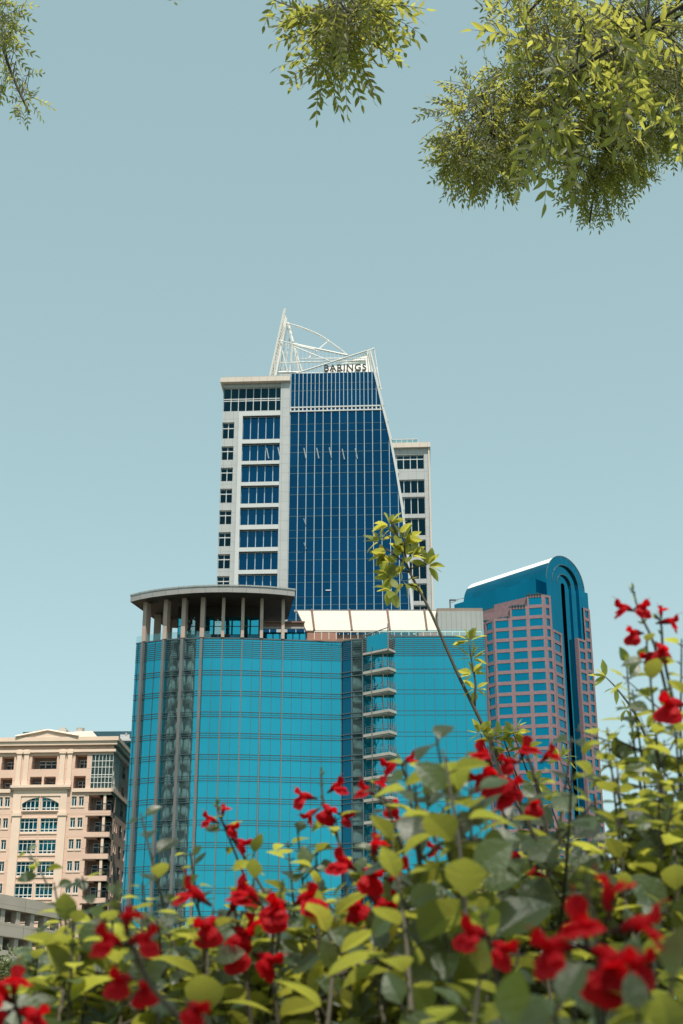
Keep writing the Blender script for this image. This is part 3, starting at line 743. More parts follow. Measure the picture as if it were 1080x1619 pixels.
for r_, y_ in ((r1, .0), (r2, .68)):
    rm = MB(); rm.tube([(xr/2-r_*math.cos(math.pi*i/n), y_-.05, zsp+r_*math.sin(math.pi*i/n)) for i in range(n+1)], .13, 5, cap=False); rm.build('arch_rim', M['mull'], pk)
# granite grid walls
FP = 16.93; FH = (K.z(870,1000)-K.z(870,1000+FP*8))/8
allw = []
def grid_wall(ax, ay, bx, by, ncol, ztopw, pier, label, wz=.69, first=None):
    L, T = seg_T(ax, ay, bx, by); z = ztopw - .9; holes = []
    cwid = (L - pier*(ncol+1)) / ncol
    zz = z
    while zz - FH*wz > 3:
        for c in range(ncol): x = pier + c*(cwid+pier); holes.append((x, x+cwid, zz-FH*wz, zz, .35))
        zz -= FH
    mb = MB(); mb.T = T; mb.wall(0, L, 0, ztopw, holes); mb.poly([(0,0,ztopw),(L,0,ztopw),(L,3,ztopw),(0,3,ztopw)]); mb.build('granite_wall', M['granite'], pk)
    for h in holes: allw.append((T, h))
yb = lambda x, y: None
def loc(px, Yw):           # world plan -> local plan of pk
    X, Y = A(*px)*Yw, Yw; dx, dy = X-E[0], Y-E[1]
    return (dx*K.t[0]+dy*K.t[1], dx*K.n[0]+dy*K.n[1])
P4 = loc(z4(660,350), 478.6); P3 = loc(z4(614,340), 477.0); P3b = loc(z4(518,430), 478.2); P3c = loc(z4(414,500), 479.6); P2 = loc(z4(313,520), 481.0); P1 = loc(z4(257,520), 484.6)
zA = CAMZ+477*H(z4(560,314)[1]); zB = CAMZ+478.5*H(z4(460,383)[1]); zC = CAMZ+480*H(z4(360,452)[1])
zB = zC + round((zB-zC)/FH)*FH; zA = zB + round((zA-zB)/FH)*FH
PR = .66
grid_wall(*P3, *P4, 1, zA, .9, '')
grid_wall(*P3b, *P3, 1, zA, PR*.95, ''); grid_wall(*P3c, *P3b, 1, zB, PR*.95, ''); grid_wall(*P2, *P3c, 1, zC, PR*.95, '')
grid_wall(*P1, *P2, 1, zC, .8, '')
# stepped body behind the bay (masses) 
ms = MB()
def mass(mb, poly, z1_): mb.prism(poly, 0, z1_, axis='z')
bk = lambda p, d=.6: (p[0]+d*.5, p[1]+d)
ms.prism([bk(P4), (P4[0]+.5, 8), (P3b[0]-1.5, P3b[1]+14), bk(P3b,.8), bk(P3)], 0, zA-.4, axis='z')
ms.build('granite_core', M['granite'], pk)
ms = MB(); ms.prism([bk(P3b,.8), (P3b[0]-1.5, P3b[1]+14), (P3c[0]-3, P3c[1]+14), bk(P3c,.8)], 0, zB-.4, axis='z'); ms.build('granite_core', M['granite'], pk)
ms = MB(); ms.prism([bk(P3c,.8), (P3c[0]-3, P3c[1]+14), (P1[0]-1, P1[1]+12), bk(P1,.8), bk(P2,.8)], 0, zC-.4, axis='z'); ms.build('granite_core', M['granite'], pk)
# long upper granite band along the left side
for (xx, y0_, y1_, zz) in ((-shl-1.6, 1.5, ytl-5, zA),):
    gb_ = MB(); gb_.box(xx, -shl+.1, y0_, y1_, 0, zz); gb_.build('granite_flank', M['granite'], pk)
def gravel_edge(a, b, z):
    mb = MB(); rnd = random.Random(int(z*10)); L = math.hypot(b[0]-a[0], b[1]-a[1]); n = int(L/.9)
    for i in range(n):
        t = i/n; x = a[0]+(b[0]-a[0])*t; y = a[1]+(b[1]-a[1])*t; h = rnd.uniform(.15,.75)
        mb.box(x-.4, x+.3, y-.35, y+.3, z, z+h)
    mb.build('parapet_vent', M['dark_roof'], pk)
gravel_edge(P3b, P3, zA+.01); gravel_edge(P3c, P3b, zB+.01); gravel_edge(P1, P3c, zC+.01)
gravel_edge((-shl-1.2, 1.9), (-shl-1.2, ytl-5.4), zA+.01)
zr1 = K.z(*z4(878,397)); zr2 = K.z(*z4(838,582)); zl2 = K.z(*z4(700,540))
p5x = K.x(*z4(724,560))
grid_wall(P4[0]+.05, P4[1], p5x, -.35, 1, zl2, 1.0, '')
MB().box(P4[0]+.6, p5x-.1, .0, 2.5, 0, zl2-.3).build('granite_core', M['granite'], pk)
rx_a = K.x(*z4(860,560)); rx_b = K.x(*z4(903,560)); rx_c = K.x(*z4(818,620))
grid_wall(rx_a+.3, -.35, rx_b, -.35, 1, zr1, .85, ''); grid_wall(rx_c, -.6, rx_a+.3, -.6, 1, zr2, .85, '')
grid_wall(rx_b, -.35, rx_b+.01, 30, 9, zr1, 1.0, '')
MB().box(rx_a+.4, rx_b-.1, .03, 20, 0, zr1-.4).build('granite_core', M['granite'], pk)
MB().box(rx_c+.02, rx_a+.2, -.2, 2, 0, zr2-.4).build('granite_core', M['granite'], pk)
MB().box(rx_c-.2, rx_c-.02, -.55, 1, 0, zr2-.02).build('wing_return', M['granite'], pk)
allw.sort(key=lambda q: -(q[1][1]-q[1][0])*q[1][3] - q[1][3]*2)
rest = MB()
cnt = 0
for T, h in allw:
    vis = h[2] > 95
    if vis and cnt < 100:
        mb = MB(); mb.T = T; mb.poly([(h[0],.3,h[2]),(h[1],.3,h[2]),(h[1],.3,h[3]),(h[0],.3,h[3])]); mb.build('window', M['pink_glass'], pk); cnt += 1
    else:
        rest.T = T; rest.poly([(h[0],.3,h[2]),(h[1],.3,h[2]),(h[1],.3,h[3]),(h[0],.3,h[3])])
rest.T = None; ro = rest.build('small_windows', M['pink_glass'], pk); ro['kind'] = 'stuff'

# ================================================================== tan apartment block
CY = 215.0
Q = Frame(A(181, 1174)*CY, CY, R(-3.2))
ap = thing('apartment_building', 'tan stucco apartment block with cream trim, pediment and corner balconies', 'building', (Q.o[0], Q.o[1], 0), Q.yaw)
def z5(x, y): return (x/3.95, 1120+y/3.95)
def qx(x, y): return Q.x(*z5(x, y))
def qz(y, x=400): return Q.z(*z5(x, y))
xl = -34.0; xrr = 0.0; zroof = qz(215); FHc = (qz(685)-qz(1093))/3
wins, deeps, smallw = [], [], []
for k in range(8):
    dz = -k*FHc
    if k == 0:
        zr = (qz(637), qz(556))
        wins += [(qx(138,600), qx(243,600), *zr), (qx(262,600), qx(368,600), *zr)]
    else:
        zr = (qz(772)+(-(k-1)*FHc), qz(685)+(-(k-1)*FHc))
        wins += [(qx(125,730), qx(232,730), *zr), (qx(252,730), qx(357,730), *zr)]
    zr = (qz(612)+dz, qz(550)+dz)
    smallw += [(qx(447,580), qx(478,580), *zr), (qx(492,580), qx(523,580), *zr), (qx(30,580), qx(61,580), *zr), (qx(-15,580), qx(17,580), *zr)]
    smallw += [(qx(-120,580), qx(-90,580), *zr), (qx(-170,580), qx(-140,580), *zr)]
    deeps.append((qx(553,590), .5, qz(640)+dz, qz(543)+dz, 2.0))
att = [(12,88,380,297,335),(200,355,378,294,335),(470,543,375,290,335),(0,75,511,430,470),(187,260,478,425,450),(275,347,478,425,450),(458,533,503,423,470),(-150,-60,511,430,470),(-140,-50,380,297,335)]
attic = [(qx(a,r), qx(b,r), qz(c), qz(d), 1.6) for a,b,c,d,r in att]
bayx0, bayx1 = qx(568,400), qx(703,400); bz0_, bz1_ = qz(503), qz(288)
zsplit = qz(521)
wl = MB()
hs_ = [(*w, .3) for w in wins + smallw] + deeps + attic + [(bayx0, bayx1+.0, bz0_, bz1_, .3)]
wl.wall(xl, xrr, 0, zroof, hs_)
wl.poly([(xl,30,0),(xl,0,0),(xl,0,zroof),(xl,30,zroof)]); wl.poly([(xl,0,zroof-.02),(xrr,0,zroof-.02),(xrr,30,zroof-.02),(xl,30,zroof-.02)])
wl.build('wall', M['stucco'], ap)
# side wall going back
SL = 30.0
Ls, Ts = 30, (lambda s, d, z: (xrr-d, s, z))
def sx(x, y):     # distance back along the side wall for a pixel
    px, py = z5(x, y); a = A(px, py)
    # point on line x_local=0: world = o + n*s
    s = (a*Q.o[1]-Q.o[0])/(Q.n[0]-a*Q.n[1]); return s
side = []
for k in range(8):
    dz = -k*FHc
    side.append((-.5, 2.0, qz(640)+dz, qz(543)+dz, 2.0))
    side.append((3.4, 4.1, qz(612)+dz, qz(550)+dz, .3)); side.append((4.7, 5.4, qz(612)+dz, qz(550)+dz, .3))
    side.append((7.2, 9.0, qz(625)+dz, qz(545)+dz, 1.4)); side.append((10.8,12.2, qz(612)+dz, qz(550)+dz, .3)); side.append((15,17, qz(612)+dz, qz(550)+dz, .3))
side += [(7.2, 9.2, qz(380), qz(296), 1.4), (7.2, 9.2, qz(505), qz(428), 1.4), (.3, 4.6, bz0_, bz1_, .3), (12,14,qz(380),qz(296),.3)]
# first balcony side openings meet the corner
sw = MB(); sw.T = Ts; sw.wall(0, SL, 0, zroof, side); sw.T = None; sw.build('side_wall', M['stucco'], ap)
def c_window(x0,x1,z0,z1,y,nx,T=None,sp=.76,glass='win_blue', parent=ap, fw=.10):
    return window(parent, Q, x0, x1, z0, z1, y, M[glass], M['win_frame'], nx, (z0+(z1-z0)*sp, z0+(z1-z0)*.22) if nx > 2 else (z0+(z1-z0)*sp,), fw=fw, T=T)
for i, w in enumerate(wins):
    wn = c_window(*w, .22, 4)
    fr = MB(); x0_,x1_,z0_,z1_ = w
    for a,b,c,d in ((x0_-.16,x0_,z0_-.1,z1_+.1),(x1_,x1_+.16,z0_-.1,z1_+.1),(x0_-.2,x1_+.2,z0_-.3,z0_-.1),(x0_-.16,x1_+.16,z1_,z1_+.16)): fr.box(a,b,-.1,-.004 if c > z0_-.2 else -.006,c,d)
    fr.build('sill', M['trim'], wn)
    if i < 2:       # segmental arch corners of the top pair
        ar = MB(); left = i == 0; n = 8
        for j in range(n):
            t0, t1 = j/n, (j+1)/n; w2 = x1_-x0_
            f = lambda t: (.95*(1-(t if left else 1-t))**2)*1.0
            xa, xb = x0_+w2*t0, x0_+w2*t1
            ar.poly([(xa,-.12,z1_+.17),(xb,-.12,z1_+.17),(xb,-.12,z1_-f(t1)),(xa,-.12,z1_-f(t0))])
        ar.build('arch_trim', M['trim'], wn)
for w in smallw:
    wn = c_window(*w, .22, 2); fr = MB(); x0_,x1_,z0_,z1_ = w
    fr.box(x0_-.12,x1_+.12,-.08,-.004,z0_-.22,z0_); fr.box(x0_-.1,x0_,-.06,-.004,z0_,z1_+.1); fr.box(x1_,x1_+.1,-.06,-.004,z0_,z1_+.1); fr.box(x0_,x1_,-.06,-.004,z1_,z1_+.1); fr.build('sill', M['trim'], wn)
for w in side:
    if w[4] < .5 and w[1]-w[0] < 3: c_window(*w[:4], .22, 2, T=Ts)
# recessed balconies
def recess(x0,x1,z0,z1,d,T=None,ww=None,rail=True,name='balcony'):
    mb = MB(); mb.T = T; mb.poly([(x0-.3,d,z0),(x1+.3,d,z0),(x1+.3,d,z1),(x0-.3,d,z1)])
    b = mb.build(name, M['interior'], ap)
    wa = x0+(x1-x0)*.22; wb = x1-(x1-x0)*.06
    window(b, Q, wa, wb, z0+.05, z1-.55, d-.06, M['win_dark'], M['win_frame'], max(2, round((wb-wa)/.9)), (z1-1.1,), fw=.08, T=T, name='window')
    if rail:
        r = MB(); r.T = T
        r.box(x0, x1, -.02, .03, z0+1.0, z0+1.06); r.box(x0, x1, -.02, .03, z0+.08, z0+.12)
        n = int((x1-x0)/.16)
        for i in range(n+1): r.box(x0+(x1-x0)*i/n-.018, x0+(x1-x0)*i/n+.018, -.01, .02, z0+.12, z0+1.0)
        r.T = None; r.build('railing', M['iron'], b)
for w in attic: recess(*w)
for w in deeps: recess(w[0], -.02, w[2], w[3], 2.0)
for w in side:
    if w[4] > .5 and w[0] < 0:
        r = MB(); r.T = Ts; r.box(.05, 1.95, -.02, .03, w[2]+1.0, w[2]+1.06)
        for i in range(13): r.box(.05+1.9*i/12-.018, .05+1.9*i/12+.018, -.01, .02, w[2], w[2]+1.0)
        r.T = None; r.build('side_railing', M['iron'], ap)
for w in side:
    if w[4] > .5 and w[0] >= 0: recess(max(w[0],.02), w[1], w[2], w[3], w[4]-.02 if w[0] >= 0 else 2.4, T=Ts)
for k in range(8):
    dz = -k*FHc; zb_, zt_ = qz(640)+dz, qz(543)+dz
    MB().box(-1.15, -.75, .02, .42, zb_, zt_).build('balcony_column', M['trim'], ap)
    MB().box(-.30, -.02, 2.2, 2.5, zb_, zt_).build('balcony_column', M['trim'], ap)
# glazed corner bay
wn = window(ap, Q, bayx0, bayx1, bz0_, bz1_, .1, M['bay_glass'], M['win_frame'], 6, [bz0_+(bz1_-bz0_)*t for t in (.17,.33,.40,.62,.80)], fw=.075, name='bay_window')
wn = window(ap, Q, .3, 4.6, bz0_, bz1_, .1, M['bay_glass'], M['win_frame'], 6, [bz0_+(bz1_-bz0_)*t for t in (.17,.33,.40,.62,.80)], fw=.075, name='bay_window', T=Ts)
# trim: pilasters, cornices, belt courses
def pil(x0,x1,z0,z1,p=.28): 
    o = MB(); o.box(x0,x1,-p,-.004,z0,z1); o.box(x0-.12,x1+.12,-p-.12,-.006,z1-.7,z1-.25); o.box(x0-.12,x1+.12,-p-.12,-.006,z0,z0+.5); return o.build('pilaster', M['trim'], ap)
for a,b in ((108,136),(152,182),(375,408),(424,452)): pil(qx(a,330), qx(b,330), qz(478), qz(256))
zp = qz(643)
for a,b in ((82,134),(368,418)): pil(qx(a,650), qx(b,650), 0, zp, .35)
pil(qx(-240,650), qx(-200,650), 0, zp, .3)
up = MB(); up.wall(qx(84,560), qx(420,560), zp+.02, qz(500), [(w[0]-.2,w[1]+.2,w[2]-.32,w[3]+.2,.2) for w in wins[:2]], y=-.22); up.build('arch_surround', M['trim'], ap)
cs = MB(); cs.box(qx(72,490), qx(447,490), -.65, -.008, qz(497), qz(480)); cs.box(qx(80,500), qx(440,500), -.45, -.009, qz(508), qz(497.2)); cs.build('belt_cornice', M['trim'], ap)
for zz, (a, b) in ((qz(525), (452, 712)), (qz(525), (-300, 70))):
    MB().box(qx(a,525), min(qx(b,525), .3), -.3, -.005, zz, zz+.55).build('belt_course', M['trim'], ap)
MB().box(.005, .32, -.3, SL, qz(525), qz(525)+.55).build('belt_course', M['trim'], ap)
cn = MB(); zt0 = zroof
cn.box(xl-.5, .55, -.55, 30, zt0-.45, zt0+.12); cn.box(xl-.9, .75, -.75, 30.4, zt0+.13, zt0+.75); cn.box(xl-.35,.35,-.3,30.2, zt0-1.5, zt0-1.1); cn.build('cornice', M['trim'], ap)
for k in range(1, 8):
    dz = -k*FHc; MB().box(qx(536,650), .12, -.12, -.003, qz(672)+dz+FHc, qz(640)+dz+FHc-.02).build('balcony_parapet', M['stucco'], ap)
# front gable and hipped roof
zg = zroof+.76; gL, gR = qx(120,215), qx(480,213); gp = qx(268,150); zgp = qz(150)
def roofpt(x, y, d): s, z = Q.hit(*z5(x, y), d); return (s, d, z)
gb_ = MB(); gA, gB, gC = (gL,-.6,zg), (gR,-.6,zg), ((gL+gR)/2,-.6,zgp+.2)
gb_.poly([gA,gB,gC]); gb_.poly([gA,gC,((gL+gR)/2,9,zgp+.3),(gL,9,zg)]); gb_.poly([gB,(gR,9,zg),((gL+gR)/2,9,zgp+.3),gC]); gb_.build('pediment', M['trim'], ap)
rk = MB(); rk.tube([(gL-.4,-.8,zg+.1),gC],.22,4); rk.tube([gC,(gR+.4,-.8,zg+.1)],.22,4); rk.build('pediment_moulding', M['trim'], ap)
hr_ = MB(); e0 = (gL+3,3,zg); e1 = (-2.6,3,zg); r0 = roofpt(300,152,8); r1_ = roofpt(576,142,8)
hr_.poly([e0,e1,r1_,r0]); hr_.poly([e1,(-2.6,22,zg),(r1_[0],15,r1_[2]),r1_]); hr_.poly([e0,r0,(r0[0],15,r0[2]),(e0[0],22,zg)]); hr_.poly([r0,r1_,(r1_[0],15,r1_[2]),(r0[0],15,r0[2])]); hr_.build('hipped_roof', M['stucco'], ap)
for (a,b,y0_,y1_) in ((215,305,128,142),(360,415,116,142),(472,515,124,140)):
    p = roofpt(a,y1_+14,12); p2 = roofpt(b,y0_,12); u = MB(); u.box(p[0],p2[0],12,14,p[2],p2[2]-.3); u.box(p[0]+.3,p2[0]-.3,12.3,13.7,p2[2]-.3,p2[2]); u.build('roof_unit', M['equip'], ap)
rv = MB(); p = roofpt(494,124,12); rv.tube([(p[0],13,p[2]-1),(p[0],13,p[2]+.2)],.5,8,r1=.7); rv.build('roof_vent', M['equip'], ap)

# dark-topped office block behind the tan block
DY = 262.0; D = Frame(A(36,1160)*DY, DY, R(-2))
db = thing('office_block', 'low office block with dark parapet rising behind the tan apartment roof', 'building', (D.o[0], DY, 0), D.yaw)
def dzz(x,y): return D.hit(*z5(x,y))
a = dzz(143,148); b = dzz(822,127)
MB().box(a[0], b[0]+4, 0, 20, dzz(700,196)[1], a[1]).build('parapet', M['dark_roof'], db)
MB().box(a[0]+1, b[0]+5, .8, 20, 0, dzz(700,196)[1]-.02).build('glass_wall', M['teal'], db)
MB().box(dzz(740,210)[0], b[0]+5, -1.2, .79, dzz(700,212)[1], dzz(700,200)[1]).build('cornice', M['frame_white'], db)
o = MB()
for i in range(14): x = a[0]+1+i*(b[0]-a[0])/13; o.box(x-.06,x+.06,.68,.79,0,dzz(700,213)[1])
for i in range(8): z = dzz(700,213)[1]-2-i*3.4; o.box(a[0]+1,b[0]+5,.7,.77,z,z+.15)
o.build('mullion_grid', M['mull'], db)
p, q_ = dzz(755,198), dzz(815,160); u = MB(); u.box(p[0],q_[0],-.9,-.1,p[1],q_[1]-.3); u.box(p[0]+1,q_[0]-.5,-1,-.2,q_[1]-.3,q_[1]); u.build('roof_unit', M['frame_white'], db)
p = dzz(4,200); q2 = dzz(38,178)
rt = thing('roof_tank', 'small dark cylindrical roof tank at far left behind the tan block', 'roof tank', (D.o[0]+(p[0]+q2[0])/2-.6, DY+4, 0))
t = MB(); t.tube([(0,0,0),(0,0,q2[1]-.8)], 1.8, 14); t.build('drum', M['dark_roof'], rt); t = MB(); t.tube([(0,0,q2[1]-.78),(0,0,q2[1])], 1.95, 14); t.build('rim', M['dark_roof'], rt)

# ================================================================== curved parking garage
gg = thing('parking_garage', 'curved concrete parking garage with open dark decks below the tan block', 'garage', (-40, 160, 0))
base = [(-60,148)]
pts = []
for k in range(22):                              # convex curve swinging away to the right
    t = k/25; ang = R(48+t*30); 
    if not pts: pts.append([-52.0,153.0])
    else: pts.append([pts[-1][0]+1.35*math.cos(ang), pts[-1][1]+1.35*math.sin(ang)])
# shift so the curve passes through the surveyed point at the frame's left edge
ref = (A(10,1418)*160.0, 160.0); j = 12
dx, dy = ref[0]-pts[j][0], ref[1]-pts[j][1]; pts = [(p[0]+dx+40, p[1]+dy-160) for p in pts]
zg0 = CAMZ+160*H(1415); bandh = 160*(H(1415)-H(1437)); per = 160*(H(1415)-H(1458))
for k in range(4):
    zt_ = zg0 - k*per; zb_ = zt_ - bandh
    if zb_ < .3: break
    o = MB()
    for a, b in zip(pts, pts[1:]):
        L, T = seg_T(*a, *b); o.T = T; o.poly([(0,0,zb_),(L,0,zb_),(L,0,zt_),(0,0,zt_)]); o.poly([(0,0,zt_),(L,0,zt_),(L,.4,zt_),(0,.4,zt_)]); o.poly([(0,.4,zt_),(L,.4,zt_),(L,.4,zb_),(0,.4,zb_)]); o.poly([(0,0,zb_),(L,0,zb_),(L,14,zb_+.01),(0,14,zb_+.01)])
    o.T = None; o.build('parapet_band', M['concrete'], gg)
    for i in range(0, len(pts)-1, 2):
        L, T = seg_T(*pts[i], *pts[i+1]); o = MB(); o.T = T; o.box(-.35,.35,.25,1.0,max(0,zt_-per),zb_-.01); o.T = None; o.build('pillar', M['concrete'], gg)
    for i in range(1, len(pts)-1, 4):
        L, T = seg_T(*pts[i], *pts[i+1]); o = MB(); o.T = T; o.box(.0,1.3,4.0,4.2,zb_-.45,zb_-.33); o.T = None; o.build('deck_lamp', M['white_metal'], gg)
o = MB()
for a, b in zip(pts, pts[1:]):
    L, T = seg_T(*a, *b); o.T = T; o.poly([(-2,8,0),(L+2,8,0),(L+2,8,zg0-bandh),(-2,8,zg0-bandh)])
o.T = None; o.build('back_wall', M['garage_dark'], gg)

# ================================================================== plants
RN = random.Random(11)
def basis(d, up):
    d = d.normalized(); s_ = d.cross(up)
    if s_.length < 1e-4: s_ = d.cross(Vector((1,0,.2)))
    s_.normalize(); return d, s_, s_.cross(d)
PROF = {'ovate': (0, .50, .82, .98, 1.0, .90, .68, .40, 0), 'lance': (0, .7, 1.0, .8, .42, 0)}
def leaf(mb, p, d, up, L, Wd, prof='ovate', bend=.25, fold=.22, rows=5):
    """one leaf blade: curved along its midrib, folded a little along it"""
    d, s_, u = basis(Vector(d), Vector(up)); pr = PROF[prof]; n = len(pr)-1
    mid, lf, rt = [], [], []
    for i in range(rows+1):
        t = i/rows; k = t*n; a = int(min(k, n-1)); wv = (pr[a] + (pr[a+1]-pr[a])*(k-a))*Wd*.5
        c = p + d*(L*t) - u*(L*bend*t*t)
        wob = 1 + RN.uniform(-.04,.04) + (.035 if i % 2 else -.035)
        mid.append(mb.pt(c)); 
        if 0 < i < rows:
            lf.append(mb.pt(c - s_*wv*wob + u*wv*fold)); rt.append(mb.pt(c + s_*wv*wob + u*wv*fold))
    f = mb.f
    f.append([mid[0], mid[1], lf[0]]); f.append([mid[0], rt[0], mid[1]])
    for i in range(rows-2):
        f.append([mid[i+1], mid[i+2], lf[i+1], lf[i]]); f.append([mid[i+1], rt[i], rt[i+1], mid[i+2]])
    f.append([mid[rows-1], mid[rows], lf[-1]]); f.append([mid[rows-1], rt[-1], mid[rows]])
def rv3(rn=RN):
    while True:
        v = Vector((rn.uniform(-1,1), rn.uniform(-1,1), rn.uniform(-1,1)))
        if .05 < v.length < 1: return v.normalized()
def bez(pts, n=14):
    """smooth curve through points"""
    pts = [Vector(p) for p in pts]; out = [pts[0]]
    for i in range(len(pts)-1):
        p0, p1, p2, p3 = pts[max(i-1,0)], pts[i], pts[i+1], pts[min(i+2,len(pts)-1)]
        m = max(2, n//(len(pts)-1))
        for k in range(1, m+1):
            t = k/m; out.append(.5*((2*p1)+(p2-p0)*t+(2*p0-5*p1+4*p2-p3)*t*t+(-p0+3*p1-3*p2+p3)*t**3))
    return out
def along(c, t):
    k = t*(len(c)-1); i = min(int(k), len(c)-2); return c[i].lerp(c[i+1], k-i), (c[i+1]-c[i]).normalized()

# ---- overhanging tree: compound leaves on drooping twigs
def compound(lm, tm, p, d, Lr, nl, ll, droop=.35, up=Vector((0,0,1))):
    d = Vector(d).normalized(); pts = []; q = Vector(p); dd = d.copy(); n = nl//2 + 1
    for i in range(n+1):
        pts.append(q.copy()); q = q + dd*(Lr/n); dd = (dd + Vector((0,0,-droop/n))).normalized()
    tm.tube(pts, Lr*.008+.0006, 3, r1=.0006, cap=False)
    side = rv3().cross(d)
    if side.length < .1: side = Vector((1,0,0)).cross(d)
    side.normalize()
    upn = side.cross(d)
    for i in range(1, n+1):
        c = pts[i]; ax = (pts[i]-pts[i-1]).normalized()
        for sg in ((-1, 1) if i < n else (0,)):
            ld = (ax*(.75 if sg else 1) + side*sg*.85 + rv3()*.22 + Vector((0,0,-.15))).normalized()
            k = ll*RN.uniform(.8,1.15)*(.75+.25*min(1, i/2))
            leaf(lm, c, ld, upn + rv3()*.5, k, k*.36, 'lance', bend=RN.uniform(.0,.3), rows=4)
tree = thing('overhanging_tree', 'tall tree reaching over the viewpoint with backlit feathery leaves across the top', 'tree', (5.2, -.6, 0))
TO = Vector((5.2, -.6, 0))
class OffMB(MB):
    def __init__(s, o): super().__init__(); s.o = o
    def pt(s, p): s.v.append((p[0]-s.o[0], p[1]-s.o[1], p[2]-s.o[2])); return len(s.v)-1
tk = OffMB(TO); tk.tube(bez([TO, TO+Vector((.1,.05,2)), TO+Vector((-.05,.1,4.2)), TO+Vector((.2,.3,7.5)), TO+Vector((.1,.6,11))], 20), .24, 12, r1=.07); tk.build('trunk', M['bark'], tree, smooth=True)
def cluster(specs, root_pts, rad=.035):
    """one limb: bark tube through root_pts and leafy ellipsoids (px, py, rx, ry, depth, spread, n, leaflet)"""
    bm_ = OffMB(TO); lm = OffMB(TO)
    rc = bez(root_pts, 24); bm_.tube(rc, rad, 7, r1=.006)
    for (px, py, rx, ry, Y, sp, n, ll, per) in specs:
        c0 = W(px, py, Y); sc_ = (c0-Vector((0,0,CAMZ))).length/FPX
        near = min(rc, key=lambda q: (q-c0).length)
        ll *= .86; n = int(n*1.3)
        for i in range(n):
            # even filling with an uneven rim
            a = RN.uniform(0, 2*math.pi); r_ = math.sqrt(RN.uniform(0,1))*RN.uniform(.78,1.0)
            x, y = px + rx*r_*math.cos(a), py + ry*r_*math.sin(a)
            p = W(x, y, Y + RN.uniform(-sp, sp)*(1-.6*r_))
            out = (p - c0); out = out.normalized() if out.length > 1e-3 else rv3()
            d = out*.75 + rv3()*.6 + Vector((0,0,-.35))
            if i % 7 == 0: bm_.tube(bez([near, (near+p)/2 + Vector((0,0,.12)) + rv3()*.05, p], 6), .003, 4, r1=.0012, cap=False)
            compound(lm, bm_, p, d, ll*per*.42, per, ll)
    b = bm_.build('branch', M['bark'], tree); lm.build('leaves', M['tree_leaf'], b)
cluster([(768,209,75,92,6.0,.7,300,.038,11),(838,164,75,85,6.2,.7,210,.038,11),(736,246,40,48,6.0,.4,90,.038,9),(888,134,90,80,6.4,.6,170,.040,11),(808,249,40,30,6.0,.3,50,.036,9)],
        [TO+Vector((.1,.2,6)), W(1260,-160,4.5), W(1080,20,5.9), W(920,130,6.2), W(780,215,6.0), W(712,275,6.0)], .009)
cluster([(953,224,75,80,6.6,.7,280,.038,11),(943,296,44,46,6.6,.5,130,.036,9),(1023,164,85,90,6.6,.7,250,.040,11),(993,246,38,40,6.5,.5,70,.038,9)],
        [TO+Vector((.1,.3,6.6)), W(1300,-60,5.2), W(1120,60,6.0), W(1010,160,6.6), W(950,270,6.6), W(932,352,6.6)], .009)
cluster([(1030,70,100,90,6.3,.8,290,.042,11),(930,60,95,75,6.2,.7,240,.042,11),(1065,150,40,80,6.3,.6,100,.042,9)],
        [TO+Vector((.1,.3,6.9)), W(1320,-180,5.0), W(1150,-60,5.6), W(1020,40,6.2), W(900,70,6.2)], .009)
cluster([(822,30,46,48,6.0,.4,60,.040,11),(860,8,50,40,5.8,.4,50,.042,9)],
        [TO+Vector((0,.2,6.4)), W(1150,-220,4.6), W(930,-70,5.6), W(815,40,6.0)], .012)
cluster([(878,94,60,60,3.6,.35,12,.062,9),(938,154,75,70,3.5,.35,13,.064,9),(1018,74,75,80,3.4,.35,17,.064,9),(868,199,50,45,3.6,.25,7,.062,7),(913,24,70,50,3.5,.3,12,.062,9),(1068,164,25,50,3.5,.3,4,.062,7)],
        [TO+Vector((-.1,.1,4.4)), W(1400,-150,2.6), W(1130,-20,3.2), W(980,70,3.5), W(860,140,3.6)], .005)
cluster([(551,13,54,32,4.3,.4,70,.052,11),(534,58,37,37,4.3,.3,43,.052,11),(511,98,23,23,4.3,.2,12,.052,9),(494,30,25,19,4.3,.2,10,.052,9),(611,0,27,14,4.3,.3,12,.056,9),(276,-16,23,9,4.3,.2,2,.050,7),(451,-10,19,7,4.3,.2,4,.052,7)],
        [TO+Vector((0,.2,5.4)), W(1100,-420,3.4), W(760,-160,4.0), W(600,-40,4.3), W(545,50,4.3), W(524,110,4.3)], .009)
cluster([(0,25,20,45,6.2,.3,55,.044,9),(8,75,16,30,6.2,.2,12,.042,9),(22,120,18,22,6.2,.2,9,.040,9),(40,158,16,18,6.2,.2,8,.040,9),(2,110,10,30,6.2,.2,7,.042,9)],
        [TO+Vector((0,.3,7.6)), W(900,-700,4.2), W(260,-420,5.4), W(-20,-90,6.2), W(2,60,6.2), W(20,120,6.2), W(46,178,6.2)], .014)
# unseen leaf clusters added above and behind the viewpoint to shade the near shrubs
def overhead_shade(c, rx, ry, rz, n, ll=.06):
    bm_ = OffMB(TO); lm = OffMB(TO); c = Vector(c); bm_.tube(bez([TO+Vector((.1,.3,6.5)), (TO+Vector((.1,.3,6.5)) + c)/2 + Vector((0,0,.3)), c], 10), .05, 7, r1=.012)
    for i in range(n):
        v = rv3()*RN.uniform(.2,1); p = c + Vector((v.x*rx, v.y*ry, v.z*rz)); compound(lm, bm_, p, v+rv3()*.5+Vector((0,0,-.3)), ll*4, 9, ll)
    b = bm_.build('branch', M['bark'], tree); lm.build('leaves', M['tree_leaf'], b)
for c, n in (((.66,-2.25,7.1),70),((2.3,-1.9,7.6),30)): overhead_shade(c, .30, .28, .3, n, .075)

